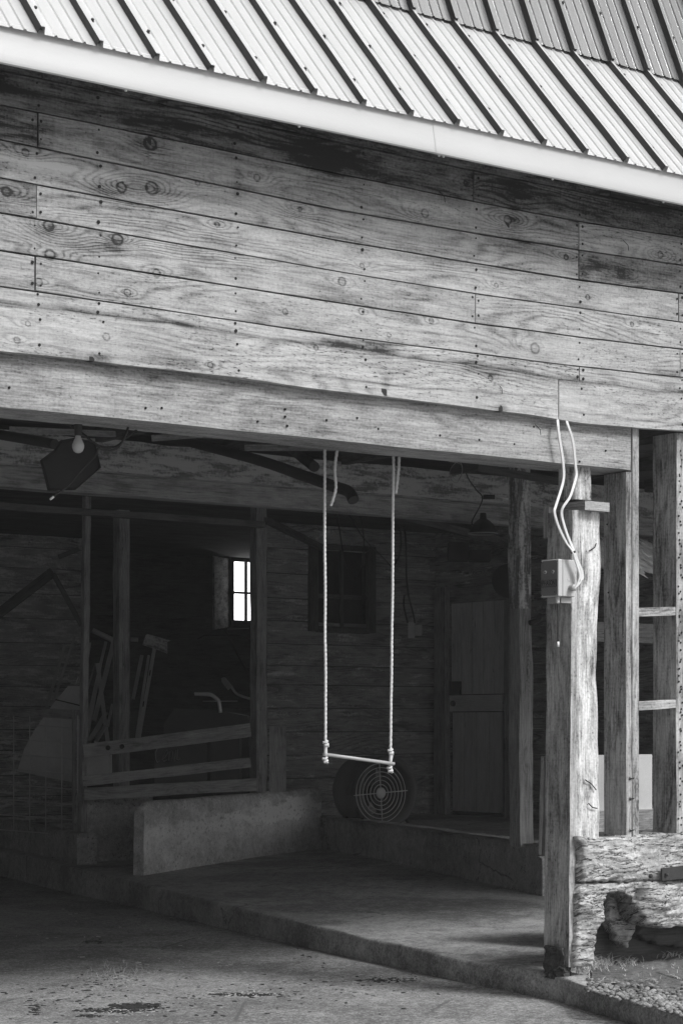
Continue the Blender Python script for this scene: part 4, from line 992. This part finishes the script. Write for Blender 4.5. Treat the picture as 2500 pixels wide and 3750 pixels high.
mb = MB(); mb.tube(smoothpath([G(x, y, D) for x, y, D in ((-200, 1560, 13), (0, 1592, 12.6), (120, 1612, 12.2), (202, 1627, 12.0))], 4), .030, 14); pp = mb.build('pipe', M['iron'], label='short dark pipe ending left of the hooded lamp', cat='pipe', group='dark iron pipes under the ceiling')
mb = MB(); mb.tube(smoothpath([G(x, y, D) for x, y, D in ((500, 1570, 16), (900, 1672, 14.2), (1100, 1738, 13.4), (1220, 1780, 13), (1275, 1800, 12.9), (1294, 1832, 12.85))], 6), .036, 16); mb.build('pipe', M['iron'], label='long dark pipe sloping down to an open elbow end near the left rope', cat='pipe', group='dark iron pipes under the ceiling')
mb = MB(); mb.tube([G(1060, 1640, 15.5), G(1150, 1709, 13.2)], .034, 16); mb.build('pipe', M['iron'], label='stubby dark pipe seen end-on behind the left rope', cat='pipe', group='dark iron pipes under the ceiling')
mb = MB()
for P_ in ([(40, 1573), (120, 1585), (240, 1590), (420, 1590)], [(560, 1605), (800, 1590), (900, 1580)], [(900, 1640), (1150, 1622), (1400, 1640)]): mb.timber(G(*P_[0], 13.5), G(*P_[-1], 14.5), .04, .02, side=Z3)
multi(mb, 'ceiling_lath', M['dim'], barn)
def wires(name, lab, lst, mat=M['blackcable'], r=.006, D=19):
    e = empty(name, lab, 'wire')
    for P_ in lst: mb = MB(); mb.tube(smoothpath([G(x, y, D) for x, y in P_], 5), r, 5); mb.build('wire', mat, e)
wires('loose_wires', 'tangle of thin wires hanging over the blind window', [[(1235, 1880), (1246, 1960), (1258, 2040), (1275, 2100)], [(1320, 1880), (1332, 1980), (1328, 2060), (1300, 2120)], [(1270, 1870), (1330, 1970), (1400, 2040), (1440, 2085)], [(1600, 1690), (1570, 1735), (1530, 1745), (1512, 1690), (1508, 1670)]], D=19.8)
wires('outlet_wires', 'wires running down the plank wall to the outlet box', [[(1465, 1930), (1466, 2010), (1450, 2060), (1430, 2075)], [(1480, 1930), (1486, 2010), (1487, 2100), (1495, 2180), (1510, 2240), (1518, 2282)], [(1480, 2178), (1478, 2220), (1492, 2282)]], D=23.3, r=.010)
wires('wire_coil', 'thin wire coil hanging under the ceiling right of the ropes', [[(1640, 1725 - 35), (1685, 1700), (1690, 1735), (1670, 1768), (1648, 1750), (1650, 1715), (1680, 1690), (1692, 1720), (1675, 1760), (1655, 1745)]], mat=M['jamb'], r=.003, D=17)
mb = MB(); mb.timber(G(1506, 2337, 23.4), G(1506, 2279, 23.4), 24 / F * 23.4, .05, side=(RT[0], RT[1], 0)); mb.timber(G(1532, 2328, 23.5), G(1532, 2289, 23.5), 24 / F * 23.4, .04, side=(RT[0], RT[1], 0)); mb.build('outlet_box', M['steel'], label='small metal outlet box on the plank wall left of the door', cat='outlet box')
hl = empty('pendant_lamp', 'old bell-shaped pendant lamp hanging before the door', 'lamp')
c0 = G(1768, 1955, 18.0)
mb = MB(); mb.lathe([(.125, -.005), (.128, 0), (.12, .03), (.1, .07), (.06, .11), (.03, .13), (.025, .18), (.0001, .18)], c0, Z3, 24); mb.build('shade', M['iron'], hl)
mb = MB(); mb.lathe([(.120, -.004), (.129, -.004), (.129, .006), (.122, .006)], c0, Z3, 24, closed=True); mb.build('rim', M['jamb'], hl)
mb = MB(); mb.tube(smoothpath([G(x, y, 17.8) for x, y in ((1699, 1660), (1707, 1737), (1740, 1790), (1764, 1818), (1758, 1850), (1726, 1913), (1745, 1925))], 5), .006, 6); mb.tube([G(1768, 1820, 17.8), G(1810, 1820, 17.8)], .02, 8); mb.build('cord', M['blackcable'], hl)
mb = MB(); mb.tube([G(1810, 1817, 17.8), G(1862, 1828, 17.8)], .006, 6); mb.build('white_flex', M['cable'], hl)
mb = MB(); mb.prism([G(x, y, 22.8) for x, y in ((1642, 1984), (1716, 1984), (1716, 2050), (1642, 2050))], V((FW[0], FW[1], 0)) * .3); mb.build('storage_box', M['iron'], label='tall black box on the ledge above the door', cat='box')
mb = MB(); mb.prism([G(x, y, 22.8) for x, y in ((1720, 2012), (1797, 2014), (1797, 2052), (1720, 2052))], V((FW[0], FW[1], 0)) * .3); mb.build('storage_box', M['iron'], label='low black box on the ledge above the door', cat='box')
mb = MB(); mb.lathe([(.0001, 0), (.14, .0), (.17, .03), (.17, .06), (.0001, .07)], G(1862, 2130, 20.5), (-FW[0], -FW[1], .1), 24); mb.build('round_basin', M['iron'], label='black round basin hung behind the peeling post', cat='basin')

# ================================================================== SWING
sw = empty('rope_swing', 'trapeze swing of two white twisted ropes knotted to a thin bar', 'swing')
def rope(pts, D, name='rope'):
    P = smoothpath([G(x, y, d) for x, y, d in pts], 3); L = sum((P[i + 1] - P[i]).length for i in range(len(P) - 1)); n = int(L / .006); out = []; acc = [0]
    for i in range(len(P) - 1): acc.append(acc[-1] + (P[i + 1] - P[i]).length)
    for k in range(n + 1):
        s = L * k / n; i = min(np.searchsorted(acc, s, 'right') - 1, len(P) - 2); t = (s - acc[i]) / max(1e-6, acc[i + 1] - acc[i]); out.append(P[i].lerp(P[i + 1], t) + V((RT[0], RT[1], 0)) * .003 * hn(s * 4, D) + V((RT[0], RT[1], 0)) * .0008 * hn(s * 30, D))
    mb = MB(); mb.tube(out, .0075, 12, strands=3, pitch=.075, amp=.22); return mb
dL, dR = DW(1190, .40), DW(1437, .40)
def knot(mb, x, y, D, sz):
    c = G(x, y, D); P = []
    for k in range(46):
        a = k / 45 * 2 * math.pi * 2.0; P.append(c + V((RT[0], RT[1], 0)) * math.cos(a) * sz * (.55 + .25 * math.sin(a * 1.5)) + V((FW[0], FW[1], 0)) * math.sin(a) * sz * .6 + Z3 * (k / 45 - .5) * sz * 2.0 + Z3 * .3 * sz * math.sin(a))
    mb.tube(P, .0072, 9, strands=3, pitch=.06, amp=.2)
mbr = rope([(1190, 1628, dL), (1188, 1755, dL), (1190, 2296, dL), (1192, 2715, dL)], dL); mbr.tube([G(1192, 2712, dL), G(1192, 2735, dL), G(1192, 2757, dL), G(1191, 2770, dL)], .0095, 10, strands=3, pitch=.06); knot(mbr, 1193, 2724, dL, .016); knot(mbr, 1191, 2784, dL, .016)
mbr.build('rope', M['rope'], sw)
mbr = rope([(1440, 1650, dR), (1438, 1857, dR), (1436, 2163, dR), (1429, 2745, dR)], dR); mbr.tube([G(1429, 2742, dR), G(1430, 2770, dR), G(1429, 2790, dR), G(1428, 2805, dR)], .0105, 10, strands=3, pitch=.06); knot(mbr, 1430, 2754, dR, .016); knot(mbr, 1427, 2818, dR, .018)
mbr.build('rope', M['rope'], sw)
rope([(1236, 1632, dL), (1233, 1655, dL), (1226, 1704, dL), (1226, 1745, dL), (1229, 1786, dL), (1220, 1825, dL), (1210, 1852, dL)], dL).build('loose_rope_end', M['rope'], sw)
rope([(1462, 1652, dR), (1457, 1729, dR), (1448, 1808, dR)], dR).build('loose_rope_end', M['rope'], sw)
mb = MB(); mb.tube([G(1184, 2762, dL), G(1442, 2797, dR)], .0098, 12); mb.build('bar', M['steel'], sw)

# ================================================================== CONTROL BOX AND CABLES
cb = empty('control_box', 'pale electrical control box with a dark PHASON label on the corner post', 'control box')
wf = Wp(2043, 2100, .05); bx1 = cx0 - .045; bx0 = bx1 - .130; bw0, bw1 = .05 - .045, .05 + .105
bx0 = Wp(2043, 2100, bw0).x; bx1 = Wp(2100, 2100, bw0).x
zt, zb_ = Wp(2043, 2047, bw0).z, Wp(2043, 2183, bw0).z
bw1 = .0; kk = 0
# depth so that the label face spans x = 1978..2043
for d in np.arange(.05, .3, .001):
    p = V((bx0, bw0 + d, 2)); rel = (p.x - CX) * RT[0] + (p.y - CY) * RT[1]; dp = (p.x - CX) * FW[0] + (p.y - CY) * FW[1]
    if 1250 + F * rel / dp <= 1979: break
bw1 = bw0 + d
mb = MB(); mb.box((bx0 + .035, bw0, zb_), (bx1 + .01, bw1, zt)); o = mb.build('case', M['whitebox'], cb); b_ = o.modifiers.new('b', 'BEVEL'); b_.width = .006; b_.segments = 3
mb = MB(); mb.box((bx0, bw0, zb_ - .001), (bx0 + .034, bw1, zt + .001)); o = mb.build('lid', M['whitebox'], cb); b_ = o.modifiers.new('b', 'BEVEL'); b_.width = .006; b_.segments = 3
e = .004
mb = MB(); c = .016
zz0, zz1, ww0, ww1 = zb_ + .006, zt - .006, bw0 + .006, bw1 - .004
mb.prism([(bx0 - .001, ww0 + c, zz0), (bx0 - .001, ww1 - c, zz0), (bx0 - .001, ww1, zz0 + c), (bx0 - .001, ww1, zz1 - c), (bx0 - .001, ww1 - c, zz1), (bx0 - .001, ww0 + c, zz1), (bx0 - .001, ww0, zz1 - c), (bx0 - .001, ww0, zz0 + c)], (.003, 0, 0)); fc = mb.build('label_plate', M['label'], cb)
H = zt - zb_
mb = MB(); mb.box((bx0 - .003, ww0 + .001, zb_ + H * .26), (bx0 - .0005, ww1 - .001, zb_ + H * .46)); mb.build('label_band', M['labeldark'], cb)
mb = MB(); mb.box((bx0 - .004, ww0 + .015, zb_ + H * .275), (bx0 - .0028, ww1 - .012, zb_ + H * .45)); mb.build('label_field', M['label'], cb)
tc_ = bpy.data.curves.new('lettering', 'FONT'); tc_.body = 'PHASON'; tc_.size = .052; tc_.extrude = .0006; tc_.align_x = 'CENTER'; tc_.align_y = 'CENTER'
to = bpy.data.objects.new('tmp', tc_); col.objects.link(to); dg = bpy.context.evaluated_depsgraph_get(); me = bpy.data.meshes.new_from_object(to.evaluated_get(dg)); bpy.data.objects.remove(to)
ws = [v.co.x for v in me.vertices]; wid = max(ws) - min(ws); tw = (ww1 - ww0) * .76
hs = [v.co.y for v in me.vertices]; hh = max(hs) - min(hs); my = (max(hs) + min(hs)) / 2
for v in me.vertices:   # text reads left to right as y decreases
    tx, ty, tz = v.co; v.co = (bx0 - .0045 - tz, (ww0 + ww1) / 2 + .001 - tx / wid * tw, zb_ + H * .375 + (ty - my) / hh * H * .135)
me.materials.append(M['ink']); lo_ = bpy.data.objects.new('lettering', me); col.objects.link(lo_); lo_.parent = cb
mb = MB(); mb.box((bx0 - .0045, ww0 + .02, zb_ + H * .285), (bx0 - .0038, ww1 - .017, zb_ + H * .292)); mb.build('underline', M['ink'], cb)
for wv in (.27, .72):
    mb = MB(); pc = (bx0 - .001, bw1 - (bw1 - bw0) * wv, zb_ + H * .67); mb.lathe([(.006, .006), (.0095, .006), (.010, .0)], pc, (-1, 0, 0), 16); o = mb.build('knob_ring', M['whitebox'], cb)
    mb = MB(); mb.lathe([(.0001, .003), (.0062, .004), (.0062, 0)], pc, (-1, 0, 0), 12); mb.build('knob', M['hole'], o)
mb = MB()
for (yy, zz) in ((bw0 + .009, zb_ + .012), (bw0 + .009, zt - .012), (bw1 - .009, zb_ + .012), (bw1 - .009, zt - .012), ((bw0 + .03), zb_ + H * .12)): mb.lathe([(.0001, .002), (.0035, .002), (.0035, 0)], (bx0 - .001, yy, zz), (-1, 0, 0), 10)
multi(mb, 'corner_screw', M['iron'], cb)
mb = MB(); pg = Wp(2082, 2121, bw0); mb.lathe([(.011, .001), (.0125, .001), (.0125, -.002)], pg, (0, -1, 0), 20); mb.build('knockout', M['whitebox'], cb)
mb = MB(); pg = Wp(2087, 2153, bw0); gl = pg + V((.0, -.045, 0)); mb.lathe([(.0001, .0), (.017, .0), (.018, .01), (.016, .022), (.020, .024), (.020, .036), (.011, .042), (.0001, .043)], pg, (0, -1, 0), 18, smooth=False); g1 = mb.build('cable_gland', M['steel'], cb)
pg2 = G(2046, 2186, DW(2046, bw0 + .04)); mb = MB(); pg2 = V((bx0 + .03, bw0 + .04, zb_)); mb.lathe([(.0001, .0), (.015, .0), (.015, .01), (.012, .02), (.0125, .035), (.007, .04), (.0001, .041)], pg2, (0, 0, -1), 16, smooth=False); mb.build('lower_gland', M['whitebox'], cb)
mb = MB(); zc = Wp(2050, 2350, bw0 + .04).z; mb.tube(smoothpath([pg2 - Z3 * .03, pg2 + V((.004, 0, -.12)), V((pg2.x + .004, pg2.y, zc))], 6), .005, 8); mb.build('sensor_cable', M['blackcable'], cb)
mb = MB(); mb.tube([V((pg2.x + .004, pg2.y, zc)), V((pg2.x + .004, pg2.y, zc - .03))], .0075, 10); mb.build('sensor_tip', M['cable'], cb)
mb = MB(); mb.box((bx0 + .05, bw0 + .03, zb_ - .035), (bx1 + .005, bw1, zb_ - .002)); mb.build('mount_bracket', M['steel'], cb)
cs = empty('cable_pair', 'pair of white flat cables drooping from the cladding to the control box', 'cable')
def zc4(x, y): return (1900 + x * .3827, 1500 + y * .3827)
c1 = [(358, 60), (362, 130), (375, 250), (405, 450), (420, 600), (412, 690), (385, 790), (340, 930), (330, 980), (355, 1080), (400, 1190), (450, 1280), (505, 1355), (530, 1430), (565, 1540), (575, 1600), (545, 1690), (512, 1712)]
c2 = [(435, 60), (455, 140), (490, 240), (515, 360), (530, 520), (540, 620), (525, 690), (495, 790), (470, 850), (415, 930), (398, 985), (415, 1080), (450, 1190), (490, 1290), (515, 1355), (548, 1440), (590, 1540), (597, 1610), (570, 1670), (518, 1716)]
for c in (c1, c2):
    P = []
    for i, (x, y) in enumerate(c):
        px, py = zc4(x, y); wv = .012 if y < 120 else (-.018 - .01 * math.sin(i) if y < 1300 else (-.04 if y < 1680 else bw0 - .036)); P.append(Wp(px, py, wv))
    mb = MB(); P = smoothpath(P, 5); mb.tube(P, .0052, 8); q = [p + V((.009, 0, 0)) for p in P[:-8]]; mb.tube(q, .0048, 8); mb.build('cable', M['cable'], cs)
mb = MB(); p = Wp(*zc4(510, 1362), -.034); mb.lathe([(.0125, -.006), (.014, -.006), (.014, .006), (.0125, .006)], p + V((.004, 0, 0)), (.35, 0, -1), 14, closed=True); mb.build('cable_tie', M['hole'], cs)

# ================================================================== DRUM FAN
fn = empty('drum_fan', 'dark barrel fan with concentric wire grille standing behind the kerb wall', 'fan')
FD = 21.9; fc_ = G(1424, 2898, FD); vax = V((-FW[0], -FW[1], 0)); ax = (vax * math.cos(math.radians(33)) + V((RT[0], RT[1], 0)) * math.sin(math.radians(33))).normalized()
R = 130 / F * FD
mb = MB(); mb.lathe([(R * .98, -.0), (R, -.01), (R, -.03), (R * .97, -.04), (R * .96, -.48), (R * .99, -.49), (R * .99, -.52), (R * .8, -.52), (R * .80, -.47), (R * .8, -.05), (R * .93, 0)], fc_, ax, 48, closed=True)
mb.build('drum', M['fanpaint'], fn)
gc = fc_ + ax * .02 + V((-RT[0], -RT[1], 0)) * (22 / F * FD)
gc = G(1394, 2904, FD - .12)
mb = MB(); Xv = Z3; Yv = ax.cross(Z3).normalized(); Rg = 108 / F * FD
for k in range(1, 8):
    r_ = Rg * k / 7; mb.tube([gc + Xv * math.cos(a) * r_ + Yv * math.sin(a) * r_ for a in [2 * math.pi * j / 48 for j in range(49)]], .0045, 6, caps=False)
for a in (.06, .06 + math.pi / 2, .06 + math.pi, .06 + 1.5 * math.pi): d_ = Xv * math.cos(a) + Yv * math.sin(a); mb.tube([gc + d_ * .02, gc + d_ * Rg * 1.09], .0055, 6)
gr = mb.build('grille', M['grille'], fn)
mb = MB(); mb.lathe([(.0001, .012), (.055, .010), (.06, 0)], gc, ax, 24); mb.build('hub_badge', M['grille'], gr)
mb = MB()
for k in range(5):
    a = 2 * math.pi * k / 5; d_ = Xv * math.cos(a) + Yv * math.sin(a); t_ = Xv * -math.sin(a) + Yv * math.cos(a); c = gc - ax * .2
    mb.prism([c + d_ * .06 - t_ * .05, c + d_ * .06 + t_ * .05, c + d_ * R * .74 + t_ * .12 - ax * .05, c + d_ * R * .74 - t_ * .06 + ax * .02], ax * .004)
mb.lathe([(.0001, .08), (.07, .07), (.07, -.1), (.0001, -.1)], gc - ax * .22, ax, 20); mb.build('blades', M['iron'], fn)
mb = MB()
for sg in (-1, 1): mb.tube([fc_ - ax * .1 + Yv * sg * R * .7 - Z3 * R * .75, fc_ - ax * .1 + Yv * sg * R * .85 - Z3 * (fc_.z - .56)], .015, 8); mb.tube([fc_ - ax * .4 + Yv * sg * R * .7 - Z3 * R * .75, fc_ - ax * .4 + Yv * sg * R * .85 - Z3 * (fc_.z - .56)], .015, 8)
multi(mb, 'foot', M['iron'], fn)

# ================================================================== GROUND LITTER, PEBBLES, GRASS
random.seed(11)
def blob(mb, c, rx, ry, rz, n=7):
    k = len(mb.v); ang = random.uniform(0, 3.1); ca, sa = math.cos(ang), math.sin(ang); m = 4
    for i in range(m + 1):
        ph = -math.pi / 2 + math.pi * i / m
        for j in range(n):
            a = 2 * math.pi * j / n; x = math.cos(ph) * math.cos(a) * rx * random.uniform(.85, 1.1); y = math.cos(ph) * math.sin(a) * ry * random.uniform(.85, 1.1); mb.v.append((c[0] + x * ca - y * sa, c[1] + x * sa + y * ca, c[2] + math.sin(ph) * rz))
    for i in range(m):
        for j in range(n):
            mb.f.append((k + i * n + j, k + i * n + (j + 1) % n, k + (i + 1) * n + (j + 1) % n, k + (i + 1) * n + j)); mb.uv.append([(0, 0)] * 4); mb.sm.append(True)
mb = MB()
for (xc, yc, sx, sy, n) in ((500, 3685, 80, 9, 500), (430, 3702, 130, 7, 220), (330, 3722, 60, 5, 60), (890, 3643, 130, 4, 260), (1420, 3590, 100, 6, 200), (340, 3447, 60, 6, 70), (130, 3690, 30, 25, 50), (400, 3590, 110, 30, 90), (1130, 3520, 60, 25, 25), (700, 3660, 700, 60, 160), (1250, 3620, 500, 60, 90), (230, 3640, 200, 60, 70)):
    for _ in range(n):
        x = random.gauss(xc, sx * .5); y = min(3745, random.gauss(yc, sy * .6)); p = Zp(x, y, 0); r = random.choice((.003, .004, .006, .008, .012)); blob(mb, (p.x, p.y, r * .1), r * 1.9, r * .9, r * .4, 6)
mb.build('mud_crumbs', M['earth'], label='dark mud crumbs and clods scattered over the yard concrete', cat='mud', kind='stuff')
mb = MB()
for (xc, yc, sx, sy, n) in ((470, 3710, 130, 12, 40), (900, 3640, 160, 10, 40), (1420, 3590, 120, 10, 40), (700, 3560, 600, 90, 60), (460, 3590, 60, 25, 25), (300, 3400, 300, 60, 15)):
    for _ in range(n):
        x = random.gauss(xc, sx * .5); y = min(3745, random.gauss(yc, sy * .6)); p = Zp(x, y, 0); a = random.uniform(0, 6.3); L = random.uniform(.012, .035)
        mb.timber((p.x, p.y, .004), (p.x + math.cos(a) * L, p.y + math.sin(a) * L, .006), .006, .003)
mb.build('straw_bits', M['straw'], label='pale straw bits scattered over the yard concrete', cat='straw', kind='stuff')
mb = MB()   # grit and pebbles on the raised ground outside the sill
for _ in range(2600):
    x = random.uniform(2150, 2760); y = random.uniform(3560, 3700) + (x - 2250) * .12 * random.random()
    p = on_slab(x, y)
    t = (x - 2150) / 350; lim = 3668 + (x - 2244) * .27
    if y > lim - 12: continue
    r = random.uniform(.006, .019) * (1 if y > 3590 else .6); blob(mb, (p.x, p.y, p.z + r * random.uniform(-.1, .7)), r * random.uniform(1, 1.6), r, r * random.uniform(.5, .8), 8)
mb.build('pebbles', M['pebble'], label='bed of small rounded pebbles on the raised ground at lower right', cat='pebbles', kind='stuff')
mb = MB(); a = Zp(1400, 3515, 0); b = Zp(1430, 3470, .12)
blob(mb, (a.x + .03, a.y + .02, .05), .035, .012, .06, 8); mb.build('drain_slot', M['hole'], label='small dark slot in the face of the floor kerb', cat='slot')
# soil wedge under the sill
mb = MB(); nx_, ny_ = 60, 20; bi = 0
for i in range(nx_ + 1):
    for j in range(ny_ + 1):
        x = 2165 + i * 11; y = 3700 - j * 12; p = on_slab(x, min(y, 3590 + (x - 2100) * .09)) if False else on_slab(x, max(3490, min(y, 3600 + (x - 2165) * .12)))
        mb.v.append((p.x, p.y, p.z + .004 + .016 * max(0, hn(p.x * 7, p.y * 7)) + .012 * hn(p.x * 22, p.y * 22) + .02 * j / ny_ - (.02 if j < 2 else 0)))
for i in range(nx_):
    for j in range(ny_): a = i * (ny_ + 1) + j; mb.f.append((a, a + 1, a + ny_ + 2, a + ny_ + 1)); mb.uv.append([(0, 0)] * 4); mb.sm.append(True)
mb.build('gritty_soil', M['soil'], kind='structure')
mb = MB()
def blade(p, h, lean, r=.0016):
    a = random.uniform(0, 6.3); d = V((math.cos(a), math.sin(a), 0)) * lean; mb.tube([p, p + Z3 * h * .55 + d * .35, p + Z3 * h * .85 + d], lambda q: r * (1.05 - q), 3, caps=False)
for (xc, yc, sx, sy, n, h) in ((2130, 3545, 50, 14, 140, .07), (2190, 3545, 60, 10, 140, .06), (2290, 3530, 70, 10, 90, .035), (2440, 3510, 60, 8, 80, .04), (2400, 3560, 200, 20, 60, .02)):
    for _ in range(n):
        x = random.gauss(xc, sx * .5); y = max(3496, random.gauss(yc, sy)); p = on_slab(x, y) + Z3 * .015; blade(p, h * random.uniform(.5, 1.4), h * random.uniform(.4, 1.6), .003)
mb.build('dry_grass', M['grass'], label='wispy dry grass and weeds around the rotten sill', cat='grass', kind='stuff')
mb = MB()
for _ in range(70):
    x = random.gauss(430, 60); y = random.gauss(3575, 22); p = Zp(x, y, 0); blade(p, random.uniform(.02, .06), random.uniform(.01, .05), .0018)
mb.build('weed_tuft', M['grass'], label='thin weed growing from the yard concrete at lower left', cat='weed', kind='stuff')

# ================================================================== HAZE (thin volume added to lift the dark tones)
mb = MB(); mb.box((-40, -30, -1.2), (45, 140, 45))
hz = mb.build('added_haze', M['hole'], kind='stuff', label='thin volume added to lift the dark tones', cat='added_haze')
hm = bpy.data.materials.new('added_haze'); hm.use_nodes = True; t = hm.node_tree; t.nodes.remove(t.nodes['Principled BSDF'])
pv = t.nodes.new('ShaderNodeVolumePrincipled'); pv.inputs['Color'].default_value = (.9, .9, .9, 1); pv.inputs['Density'].default_value = .0018
t.links.new(pv.outputs[0], t.nodes['Material Output'].inputs['Volume']); hz.data.materials.clear(); hz.data.materials.append(hm)
